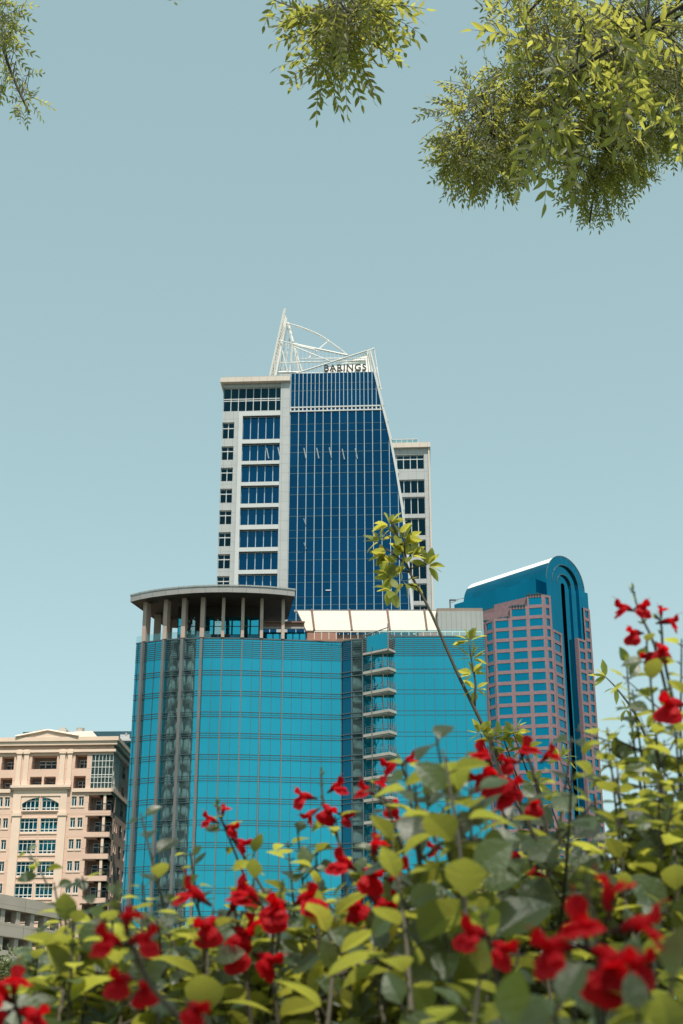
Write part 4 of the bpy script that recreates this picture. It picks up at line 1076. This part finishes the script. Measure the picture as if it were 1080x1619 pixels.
# ---- red salvia: flower head petals
def flower_mesh(seed):
    rn = random.Random(seed); mb = MB()
    mb.tube([(0,0,0),(.003,0,.002),(.008,0,.003),(.013,0,.002)], .0022, 8, r1=.0046, cap=False)   # tube
    def petal(base, d, up, L, Wd, prof, bend, cup):
        d, s_, u = basis(Vector(d), Vector(up)); rows, cols = 6, 6; ids = []
        for i in range(rows+1):
            t = i/rows; k = t*(len(prof)-1); a = int(min(k, len(prof)-2)); wv = (prof[a]+(prof[a+1]-prof[a])*(k-a))*Wd*.5
            row = []
            for j in range(cols+1):
                q = -1+2*j/cols
                c = Vector(base) + d*(L*t) + s_*(wv*q) - u*(L*bend*t*t) - u*(cup*wv*q*q) + u*(.0008*math.sin(q*7+seed+t*5))
                row.append(mb.pt(c))
            ids.append(row)
        for i in range(rows):
            for j in range(cols): mb.f.append([ids[i][j], ids[i][j+1], ids[i+1][j+1], ids[i+1][j]])
    petal((.012,0,.004), (.62,0,.78), (-.7,0,.7), .0095, .0095, (.8,1,1.15,1.1,.55), -.10, .7)      # hooded upper lip
    lipw = .023*rn.uniform(.9,1.1)
    petal((.012,0,.001), (.62,0,-.78), (.75,0,.66), .0135, lipw, (.30,.75,1.05,1.1,.95,.5), .15, .12)   # broad lower lip
    petal((.012,.002,.001), (.72,.6,-.25), (.3,0,.9), .0085, .0095, (.6,1,1.05,.6), .3, .3)
    petal((.012,-.002,.001), (.72,-.6,-.25), (.3,0,.9), .0085, .0095, (.6,1,1.05,.6), .3, .3)
    mb.tube([(.013,0,.006),(.020,0,.0125),(.024,0,.0135)], .0003, 4)
    me = bpy.data.meshes.new('flower'); me.from_pydata(mb.v, [], mb.f); me.materials.append(M['petal']); me.polygons.foreach_set('use_smooth', [True]*len(me.polygons)); me.update(); return me
def calyx_mesh():
    mb = MB(); mb.tube([(-.007,0,-.0005),(-.004,0,0),(.001,0,.0008),(.0055,0,.001)], .0009, 7, r1=.0028, cap=False)
    for k in range(3):
        a = k*2.1; leaf(mb, Vector((.005, .0018*math.cos(a), .0018*math.sin(a)+.0008)), (1,.35*math.cos(a),.35*math.sin(a)), (0,math.cos(a),math.sin(a)), .005, .0028, 'lance', rows=3)
    me = bpy.data.meshes.new('calyx'); me.from_pydata(mb.v, [], mb.f); me.materials.append(M['calyx']); me.update(); return me
FM = [flower_mesh(i) for i in range(5)]; CM = calyx_mesh()

class Shrub:
    def __init__(s, name, label, base, cat='shrub', group=None, leafmat='bush_leaf'):
        s.o = Vector(base); s.root = thing(name, label, cat, base, 0, group); s.st = OffMB(s.o); s.lf = OffMB(s.o); s.lm = leafmat; s.nf = 0
    def stalk(s, tip, bpx, lean=.06, r=.0022, n=9, L=.034, start=.15, up_leaf=.55, wide=.70, twigs=2, bend_pts=None):
        """tip = world point; bpx = world point lower down where it leaves the plant's mass"""
        tip = Vector(tip); b = Vector(bpx)
        c = bez([b] + ([Vector(q) for q in bend_pts] if bend_pts else [(b+tip)/2 + rv3()*lean*(tip-b).length*.5]) + [tip], 14)
        s.st.tube(c, r, 5, r1=r*.35, cap=False)
        ph = RN.uniform(0, 6.28)
        for i in range(n):
            t = start + (1-start)*(i+.5)/n; p, ax = along(c, t); ph += math.pi/2 + RN.uniform(-.3,.3)
            k = L*.92*(1.08-.5*t)*RN.uniform(.7,1.2)
            d0, s_, u = basis(ax, Vector((.3,.9,.2)))
            for q in (0, math.pi):
                if RN.random() < .10: continue
                o = s_*math.cos(ph+q) + u*math.sin(ph+q)
                d = (o*.9 + ax*.35 + rv3()*.3 + Vector((0,0,-.05))).normalized()
                upv = Vector((0,-.85,.55)) if RN.random() < .20 else Vector((0,0,1)) + ax*.5; pe = p + d*k*.28; s.st.tube([p, pe], r*.35, 3, cap=False)
                leaf(s.lf, pe, d + rv3()*.15, upv + rv3()*.35, k, k*wide, 'ovate', bend=RN.uniform(.05,.5), fold=RN.uniform(.05,.4), rows=9)
        for j in range(twigs):
            t = RN.uniform(.2,.75); p, ax = along(c, t); d = (ax*.7 + rv3()*.8).normalized(); ln = (tip-b).length*RN.uniform(.18,.35)
            s.stalk(p + d*ln, p, lean*.8, r*.6, max(2, n//3), L*.8, .2, twigs=0, wide=wide)
        return c
    def flower(s, p, d, size=1.0, roll=0.0, buds=False):
        f = bpy.data.objects.new('flower', FM[RN.randrange(5)]); C.objects.link(f); f.parent = s.root
        d = Vector(d).normalized(); zz = Vector((0,0,1)) + rv3()*.25; y = zz.cross(d).normalized(); z = d.cross(y)
        m = Matrix((d, y, z)).transposed().to_4x4(); m = Matrix.Translation(Vector(p)-s.o) @ m @ Matrix.Rotation(roll, 4, 'X') @ Matrix.Scale(size, 4)
        f.matrix_local = m; cx_ = bpy.data.objects.new('calyx', CM); C.objects.link(cx_); cx_.parent = f
        s.nf += 1
    def finish(s):
        s.st.build('stems', M['stem'], s.root, smooth=True); s.lf.build('foliage', M[s.lm], s.root, smooth=False)

# ---- the salvia shrubs in the foreground
GRP = 'red-flowering salvia shrubs in the foreground'
shA = Shrub('salvia_shrub', 'red salvia shrub at lower left with airy lime leaves in front of the tan block', (-.42, 1.50, 0), group=GRP)
shB = Shrub('salvia_shrub', 'red salvia shrub crowded with scarlet flowers below the curved glass corner', (-.10, 1.35, 0), group=GRP)
shC = Shrub('salvia_shrub', 'dark-leaved red salvia shrub in front of the wedge balconies', (.12, 1.25, 0), group=GRP)
shD = Shrub('salvia_shrub', 'tallest red salvia shrub, at the right edge against the sky', (.52, 1.45, 0), group=GRP)
shE = Shrub('salvia_shrub', 'nearest and most blurred dark red salvia shrub at the lower right', (.12, .70, 0), group=GRP)
shF = Shrub('salvia_shrub', 'nearest blurred red salvia shrub at the lower left', (-.24, .72, 0), group=GRP)
def st(sh, tpx, tpy, bpx, bpy_, Y, Y2=None, **k):
    return sh.stalk(W(tpx, tpy, Y), W(bpx, bpy_, Y2 or Y+RN.uniform(-.12,.12)), **k)
# hand-placed stalks that make the outline
st(shA, 222,1285, 290,1560, 1.30, n=7, L=.034); st(shA, 185,1420, 250,1640, 1.45, n=7)
st(shA, 85,1395, 150,1660, 1.45, n=7, L=.030); st(shA, 60,1470, 60,1700, 1.4, n=7, L=.028); st(shA, 140,1450, 165,1680, 1.4, n=7, L=.03)
st(shA, 40,1340, 75,1400, 1.5, n=3, L=.022, twigs=0, r=.0012); st(shA, 285,1400, 300,1660, 1.4, n=8)
st(shB, 345,1285, 440,1560, 1.5, n=8, L=.026, start=.25); st(shB, 470,1310, 480,1600, 1.45, n=8); st(shB, 530,1290, 560,1600, 1.45, n=9, start=.2)
st(shB, 400,1350, 390,1640, 1.4, n=9); st(shB, 345,1470, 330,1700, 1.3, n=8); st(shB, 595,1340, 600,1640, 1.35, n=8, start=.3)
st(shC, 690,1165, 735,1540, 1.12, n=9, L=.040, start=.05); st(shC, 640,1200, 700,1560, 1.2, n=9, L=.036); st(shC, 600,1240, 680,1500, 1.3, n=7, L=.03)
st(shC, 770,1180, 840,1500, 1.25, n=8, L=.036, start=.3); st(shC, 905,1165, 850,1480, 1.25, n=8, L=.036); st(shC, 850,1230, 880,1560, 1.3, n=9)
st(shC, 800,1290, 760,1640, 1.15, n=9, L=.038); st(shC, 730,1330, 690,1660, 1.1, n=9, L=.038)
st(shD, 1022,1010, 1060,1420, 1.30, n=10, L=.036, start=.05, lean=.03); st(shD, 1065,1120, 1075,1560, 1.25, n=10, L=.038)
st(shD, 975,1200, 1010,1520, 1.3, n=9, L=.036, twigs=3); st(shD, 1085,1060, 1100,1500, 1.3, n=9, L=.034); st(shD, 940,1260, 960,1600, 1.35, n=9, L=.036)
st(shD, 1040,1230, 1030,1600, 1.2, n=9, L=.036)
for (x0_, y0_, x1_, y1_, Y_) in ((1000,1090,1030,1420,1.45),(1050,1170,1060,1500,1.4),(960,1150,1000,1480,1.5),(1078,1010,1085,1400,1.4),(1030,1290,1040,1600,1.3),(990,1040,1040,1380,1.5)):
    st(shD, x0_, y0_, x1_, y1_, Y_, n=9, L=.036, twigs=2)
for (x0_, y0_, x1_, y1_, Y_) in ((455,1330,470,1600,1.5),(500,1345,520,1620,1.45),(225,1395,250,1640,1.4),(130,1385,160,1640,1.45),(300,1345,330,1600,1.5)):
    st(shA if x0_ < 300 else shB if x0_ < 600 else shC, x0_, y0_, x1_, y1_, Y_, n=8, L=.034, twigs=2)
# the mass below the outline
def skyline(x):
    P = [(0,1540),(60,1430),(110,1380),(190,1380),(250,1400),(330,1400),(420,1380),(520,1370),(600,1390),(650,1330),(720,1320),(800,1340),(860,1270),(940,1290),(1000,1230),(1080,1180)]
    for (a,b),(c,d) in zip(P, P[1:]):
        if a <= x <= c: return b+(d-b)*(x-a)/(c-a)
    return 1500
for i in range(380):
    x = RN.uniform(-20, 1100)
    if x < 300 and RN.random() < .2: continue
    top = skyline(min(max(x,0),1080)); y = top + 45 + abs(RN.gauss(0,1))*130
    if y > 1640: y = RN.uniform(top+60, 1620)
    sh = shA if x < 300 else shB if x < 610 else shC if x < 880 else shD
    Y = RN.uniform(1.15, 1.75)
    st(sh, x, y, x+RN.uniform(-50,50), y+RN.uniform(190,330), Y, n=7, L=RN.uniform(.030,.046), wide=.72, twigs=1)
for i in range(170):                              # deeper growth that closes the gaps with shade
    x = RN.uniform(60, 1120); top = skyline(min(max(x,0),1080)); y = RN.uniform(top+50, 1620)
    sh = shA if x < 300 else shB if x < 610 else shC if x < 880 else shD
    st(sh, x, y, x+RN.uniform(-40,40), y+RN.uniform(150,260), RN.uniform(1.75,2.3), n=8, L=.042, twigs=1)
for (x0_, y0_, x1_, y1_, Y_) in ((700,1185,740,1500,1.0),(655,1235,700,1540,1.05),(745,1240,770,1560,1.05),(905,1215,880,1520,1.1),(620,1330,650,1600,1.05)):
    st(shC, x0_, y0_, x1_, y1_, Y_, n=7, L=.046, twigs=1, wide=.75)
# near, strongly blurred growth
for (x, y, Y) in ((880,1590,.62),(1010,1600,.60),(940,1570,.66),(1060,1560,.66),(800,1600,.70),(700,1610,.75),(560,1625,.72),(760,1540,.85),(1000,1500,.85)):
    st(shE, x, y, x+RN.uniform(-30,30), y+260, Y, n=5, L=.036, twigs=0)
for (x, y, Y) in ((900,1480,.95),(1040,1470,.95),(820,1500,.95),(740,1590,.9),(640,1590,.9),(970,1600,.75),(1060,1620,.8)):
    st(shE, x, y, x+RN.uniform(-30,30), y+260, Y, n=6, L=.036, twigs=1)
for (x, y, Y) in ((330,1610,.80),(250,1600,.75)):
    st(shF, x, y, x+20, y+240, Y, n=4, L=.032, twigs=0)
# flowers: pixel, depth, size, facing (x to the right, z up)
def fl(sh, px, py, Y, size=1.0, dx=0, dz=.1, dy=-.6, roll=0): sh.flower(W(px, py, Y), (dx, dy, dz), size*(.74 if Y > .8 else .70 if sh is shE else .56), roll)
F = [
 (shB,341,1300,1.5,1.05,-.9,.1),(shB,359,1308,1.5,1.0,.6,-.3),(shB,372,1330,1.5,1.15,.7,-.4),(shB,352,1290,1.5,.8,.2,.6),
 (shB,493,1262,1.45,1.3,-.8,-.1),(shB,524,1250,1.45,1.2,.8,.2),(shB,512,1275,1.45,1.3,.3,-.6),(shB,538,1288,1.45,1.0,.8,-.5),(shB,500,1282,1.45,1.1,-.6,-.6),
 (shB,322,1425,1.15,1.5,-.7,.3),(shB,342,1455,1.15,1.5,-.4,-.5),(shB,366,1440,1.15,1.3,.3,.3),(shB,372,1470,1.15,1.3,.5,-.5),(shB,405,1425,1.15,1.5,-.5,.3),(shB,420,1440,1.15,1.4,.4,-.3),
 (shB,448,1432,1.15,1.4,-.4,-.2),(shB,472,1428,1.15,1.5,.8,.1),(shB,388,1500,1.15,1.5,-.4,-.4),(shB,408,1512,1.15,1.4,.7,-.5),(shB,396,1482,1.15,1.2,.2,.6),
 (shB,555,1372,1.2,1.4,-.8,.2),(shB,578,1378,1.2,1.5,.2,-.3),(shB,605,1375,1.2,1.5,.7,-.1),(shB,615,1392,1.2,1.1,.8,-.6),(shB,572,1420,1.2,1.7,-.3,-.7),(shB,590,1422,1.2,1.5,.6,-.7),(shB,590,1350,1.2,1.1,.3,.7),
 (shC,588,1255,1.35,1.1,-.8,.2),(shC,606,1270,1.35,1.1,.6,-.4),(shC,600,1250,1.35,.9,.2,.6),(shC,626,1210,1.4,1.1,-.6,-.2),(shC,640,1206,1.4,1.0,.8,.2),(shC,640,1305,1.35,.95,-.6,.3),(shC,650,1318,1.35,.9,.5,-.5),(shC,697,1342,1.35,.9,-.7,-.1),
 (shC,773,1205,1.15,1.3,-.7,.5),(shC,785,1228,1.15,1.5,-.2,-.3),(shC,797,1240,1.15,1.2,.6,-.4),(shC,770,1228,1.15,1.0,-.8,-.4),(shC,826,1196,1.2,1.2,.2,.3),(shC,815,1206,1.2,1.1,-.6,-.2),(shC,860,1202,1.2,1.0,.5,.3),
 (shC,806,1252,1.15,1.1,-.5,-.4),(shC,838,1268,1.2,1.0,.2,-.6),(shC,822,1358,1.25,1.0,-.5,.2),(shC,854,1355,1.25,1.0,.1,.4),(shC,850,1370,1.25,.9,-.3,-.8),(shC,812,1416,1.2,.9,-.5,-.2),
 (shD,998,965,1.30,1.15,-.8,0),(shD,1008,962,1.30,1.1,.3,-.3),(shD,1046,985,1.30,1.1,.7,-.1),(shD,1012,1002,1.30,1.1,-.7,-.3),(shD,1040,1020,1.30,1.2,.1,-.6),(shD,1032,1034,1.30,1.0,-.6,-.6),(shD,1046,975,1.30,.7,0,.9),
 (shD,1076,1115,1.2,1.6,-.6,-.2),
 (shE,900,1500,.66,1.35,-.8,-.2),(shE,925,1480,.66,1.35,-.3,.4),(shE,950,1520,.66,1.45,0,-.6),(shE,985,1470,.66,1.3,.8,0),(shE,965,1440,.66,1.1,.2,.9),(shE,975,1515,.66,1.3,.7,-.4),(shE,940,1505,.66,1.4,.2,-.2),
 (shE,765,1480,.85,1.2,-.4,0),(shE,780,1495,.85,1.1,.4,-.4),
 (shF,190,1495,.74,1.35,-.6,.1),(shF,208,1490,.74,1.3,.5,0),(shF,200,1470,.74,1.0,.2,.8),(shF,205,1550,.76,1.25,-.5,-.2),(shF,222,1556,.76,1.1,.4,-.5),(shF,300,1590,.72,1.2,.3,-.3),
 (shF,10,1580,.95,1.5,-.4,.2),(shF,32,1600,.95,1.4,.6,-.3),(shF,8,1605,.95,1.4,-.3,-.5),(shF,22,1570,.95,1.1,.2,.6)]
for q in F:
    sh, px, py, Y, sz, dx, dz = q; fl(sh, px, py, Y, sz, dx, dz, dy=-RN.uniform(.2,.9), roll=RN.uniform(-.4,.4))
# flowering spikes that carry them
def spike(sh, pts, Y, r=.0016, mat=None):
    c = bez([W(x, y, Y+.004) for x, y in pts], 12); sh.st.tube(c, r, 5, r1=r*.5, cap=False)
    for t in (.55,.7,.82,.9,.96,1.0):
        p, ax = along(c, t)
        for k in range(2): leaf(sh.lf, p, ax*.7+rv3()*.6, rv3(), .007, .0035, 'lance', rows=3)
for sh, pts, Y in ((shB,[(440,1450),(395,1370),(352,1300),(343,1272)],1.5),(shB,[(560,1400),(532,1320),(512,1270),(508,1222)],1.45),(shB,[(400,1640),(385,1520),(372,1440),(368,1410)],1.15),
    (shB,[(440,1620),(430,1500),(440,1430),(446,1400)],1.15),(shB,[(620,1560),(600,1440),(592,1370),(598,1335)],1.2),(shC,[(700,1400),(640,1310),(605,1265),(590,1238)],1.35),(shC,[(690,1330),(650,1250),(632,1200)],1.4),
    (shC,[(850,1330),(800,1240),(778,1190),(775,1165)],1.15),(shC,[(870,1330),(845,1230),(830,1180)],1.2),(shC,[(890,1400),(855,1350),(850,1320)],1.25),
    (shD,[(1060,1120),(1035,1020),(1012,970),(1000,930)],1.30),(shD,[(1070,1130),(1050,1040),(1046,990),(1040,975)],1.30),(shE,[(960,1700),(950,1560),(940,1460),(925,1390)],.66),(shE,[(800,1620),(775,1500),(760,1440)],.85),
    (shF,[(320,1640),(240,1560),(200,1470),(180,1410)],.74),(shF,[(40,1640),(25,1590),(18,1555)],.95)):
    spike(sh, pts, Y, .0018)
# woody lower stems down to the ground
for sh in (shA, shB, shC, shD, shE, shF):
    for k in range(7):
        a = RN.uniform(0, 6.28); sh.st.tube(bez([sh.o + Vector((.03*math.cos(a), .03*math.sin(a), 0)), sh.o + Vector((.10*math.cos(a), .08*math.sin(a), .4)), sh.o + Vector((.22*math.cos(a), .14*math.sin(a), .78))], 8), .006, 6, r1=.003, cap=False)
    sh.finish()

# ---- saplings
sp = Shrub('sapling', 'slender sapling with one long leaning stem and yellow-green leaves before the glass office tower', (1.25, 4.2, 0), 'sapling', leafmat='sap_leaf')
Ys = 4.2
stem = bez([Vector((1.25, 4.2, 0)), W(905,1500,Ys), W(850,1330,Ys), W(772,1165,Ys), W(722,1062,Ys), W(682,970,Ys), W(648,905,Ys), W(632,858,Ys), W(618,822,Ys)], 40)
sp.st.tube(stem, .0070, 7, r1=.0030)
def tuft(px, py, dirs, ll=.066, Y=Ys):
    ll *= .80; p = W(px, py + (7 if py < 950 else 0), Y)
    for (dx, dz) in list(dirs) + [(RN.uniform(-1,1), RN.uniform(-.6,1)) for _ in range(3)]:
        d = Vector((dx, RN.uniform(-.5,.5), dz)); k = ll*RN.uniform(.8,1.15); leaf(sp.lf, p+d.normalized()*.006, d, Vector((0,0,1))+rv3()*.6, k, k*.56, 'ovate', bend=RN.uniform(.0,.35), fold=.2, rows=8)
for (bx_, by_, tx_, ty_) in ((640,890,598,858),(645,900,676,892),(640,880,640,840),(655,925,620,925),(648,905,612,895),(636,862,606,842)):
    sp.st.tube([W(bx_,by_,Ys), W(tx_,ty_,Ys+RN.uniform(-.05,.05))], .003, 4, r1=.0015)
tuft(616,824,[(-.8,.5),(-.2,1),(.5,.8),(.9,.4),(-.9,.0),(.3,.9)])
tuft(600,850,[(-1,.2),(-.8,-.5),(-.3,.8),(-.9,.6),(.2,-.8)]); tuft(612,868,[(-1,.1),(-.7,-.6),(.5,-.5),(-1,-.3)])
tuft(638,848,[(.9,.5),(.5,.9),(1,.1),(-.3,1)]); tuft(650,872,[(1,.3),(.8,-.3),(.3,.8),(.9,.7)]); tuft(676,888,[(1,.3),(1,-.2),(.3,.9),(.6,-.7),(-.2,.8)])
tuft(628,885,[(-.9,-.3),(-.5,-.9),(.4,-.8),(-1,.3)]); tuft(618,905,[(-1,.0),(-.6,-.7),(.3,-.7)]); tuft(620,927,[(-1,-.1),(-.4,-.8),(-.8,.3),(.3,-.9)]); tuft(640,915,[(.9,-.3),(.2,-.9),(-.6,-.6)])
tuft(640,868,[(-.7,.6),(.2,1),(.8,.2),(-.9,-.2)]); tuft(630,840,[(-.6,.8),(.7,.8),(1,.0)])
sp.st.tube(bez([W(750,1120,Ys), W(752,1080,Ys), W(745,1040,Ys), W(742,1012,Ys)], 6), .004, 5, r1=.002)
tuft(742,1014,[(-.9,.5),(-.3,1),(.4,1),(.9,.4),(-.8,-.2)],.06); tuft(746,1042,[(-1,.1),(.9,.5),(.7,-.2),(-.6,.5)],.06); tuft(748,1066,[(-.9,-.1),(.9,.3),(.6,.6),(-.5,-.5)],.055); tuft(752,1090,[(-1,-.2),(.9,.2),(.8,-.4),(-.6,.4)],.05)
for (x, y) in ((775,1172),(760,1160),(795,1165),(800,1190),(812,1160),(830,1185),(845,1240),(870,1270),(900,1330),(885,1200)):
    sp.st.tube([W(x+25,y+70,Ys), W(x,y,Ys)], .003, 4, r1=.0015); tuft(x, y, [(-1,.2),(1,.3),(-.4,.9),(.5,.9),(.9,-.3),(-.8,-.4)], .056)
sp.finish()
s2 = Shrub('sapling', 'small fine-leaved sapling tip between the granite tower and the tall salvia', (1.8, 3.4, 0), 'sapling', leafmat='sap_leaf')
Yq = 3.4
s2.st.tube(bez([Vector((1.8,3.4,0)), W(1120,1420,Yq), W(1052,1245,Yq), W(1010,1140,Yq), W(978,1092,Yq), W(955,1068,Yq)], 24), .006, 6, r1=.0012)
def tuft2(px, py, dirs, ll):
    p = W(px, py, Yq)
    for (dx, dz) in dirs:
        d = Vector((dx, RN.uniform(-.5,.5), dz)); k = ll*RN.uniform(.8,1.15); leaf(s2.lf, p, d, Vector((0,0,1))+rv3()*.6, k, k*.4, 'ovate', bend=RN.uniform(.0,.35), rows=5)
tuft2(957,1070,[(-1,.1),(-.1,1),(-.8,-.5),(-.6,.4)],.05); tuft2(972,1088,[(-1,-.3),(.6,.5),(.2,-.8)],.036); tuft2(990,1122,[(-1,.4),(.8,.8),(-.6,-.7),(.5,-.6),(-.2,.9)],.032); tuft2(1000,1135,[(-.9,.0),(.6,-.6),(-.3,-.9),(.9,.4)],.03); tuft2(1020,1165,[(-.9,.0),(.9,.3)],.04); tuft2(1045,1225,[(-.9,.2),(.8,.6)],.04)
s2.finish()

# ---- park trees beyond the shrubs
def park_tree(px, pytop, wpx, Y, label, seed, n=1500):
    rn = random.Random(seed); top = W(px, pytop, Y); wd = wpx/FPX*Y*.5; hgt = top.z
    t = thing('park_tree', label, 'tree', (top.x, Y, 0), 0, 'leafy trees beyond the shrubs')
    tm = MB(); tm.tube(bez([(0,0,0),(.1,.05,hgt*.3),(0,0,hgt*.7)], 8), .16, 8, r1=.06)
    lobes = []
    for i in range(14):
        a = rn.uniform(0, 6.28); r = rn.uniform(.15,.8); c = Vector((wd*r*math.cos(a), wd*r*math.sin(a), hgt*rn.uniform(.45,.86))); lobes.append((c, wd*rn.uniform(.25,.42)))
        tm.tube(bez([(0,0,hgt*.35), c*.5+Vector((0,0,hgt*.2)), c], 5), .05, 5, r1=.02, cap=False)
    lobes.append((Vector((0,0,hgt-wd*.4)), wd*.4))
    tm.build('trunk', M['bark'], t); lm = MB()
    for i in range(n):
        c, r = lobes[rn.randrange(len(lobes))]; v = rv3(rn); p = c + v*r*rn.uniform(.65,1.05)
        for k in range(3): leaf(lm, p + rv3(rn)*.08, v+rv3(rn)*.8+Vector((0,0,-.2)), rv3(rn), .15, .07, 'lance', rows=3)
    lm.build('crown', M['far_leaf'], t)
park_tree(20,1497,150,38,'round pale green tree at far left below the parking garage',1); park_tree(100,1512,130,44,'pale green tree beside the thin poles, just right of the leftmost tree',2)
park_tree(265,1520,170,46,'pale green tree seen below the left end of the curved glass building',3); park_tree(400,1500,150,50,'pale green tree showing between the scarlet flowers and the glass building',4)
park_tree(520,1452,150,52,'tree crown peeking above the shrubs under the concave glass front',5); park_tree(640,1470,150,52,'tree crown mostly hidden behind the dark salvia leaves at centre',6); park_tree(850,1440,200,56,'tree crown hidden behind the salvia below the granite tower',7)
po = thing('pole_sculpture', 'cluster of thin pale green upright rods among the trees at lower left', 'sculpture', tuple(Vector((W(66,1600,34).x, 34, 0))))
for k, dx in enumerate((-10,-4,1,6,11,17)):
    m_ = MB(); x = dx*.012; m_.tube([(x*.5, (k%3)*.15, 0), (x*.9, (k%3)*.15, 1.6), (x*1.5, (k%3)*.16, W(66,1545+(k*7)%20,34).z)], .022, 6, r1=.012); m_.build('rod', M['pole_green'], po)
m_ = MB(); m_.tube([(0,.15,0),(0,.15,1.9)], .13, 10); m_.build('collar', M['fin'], po)
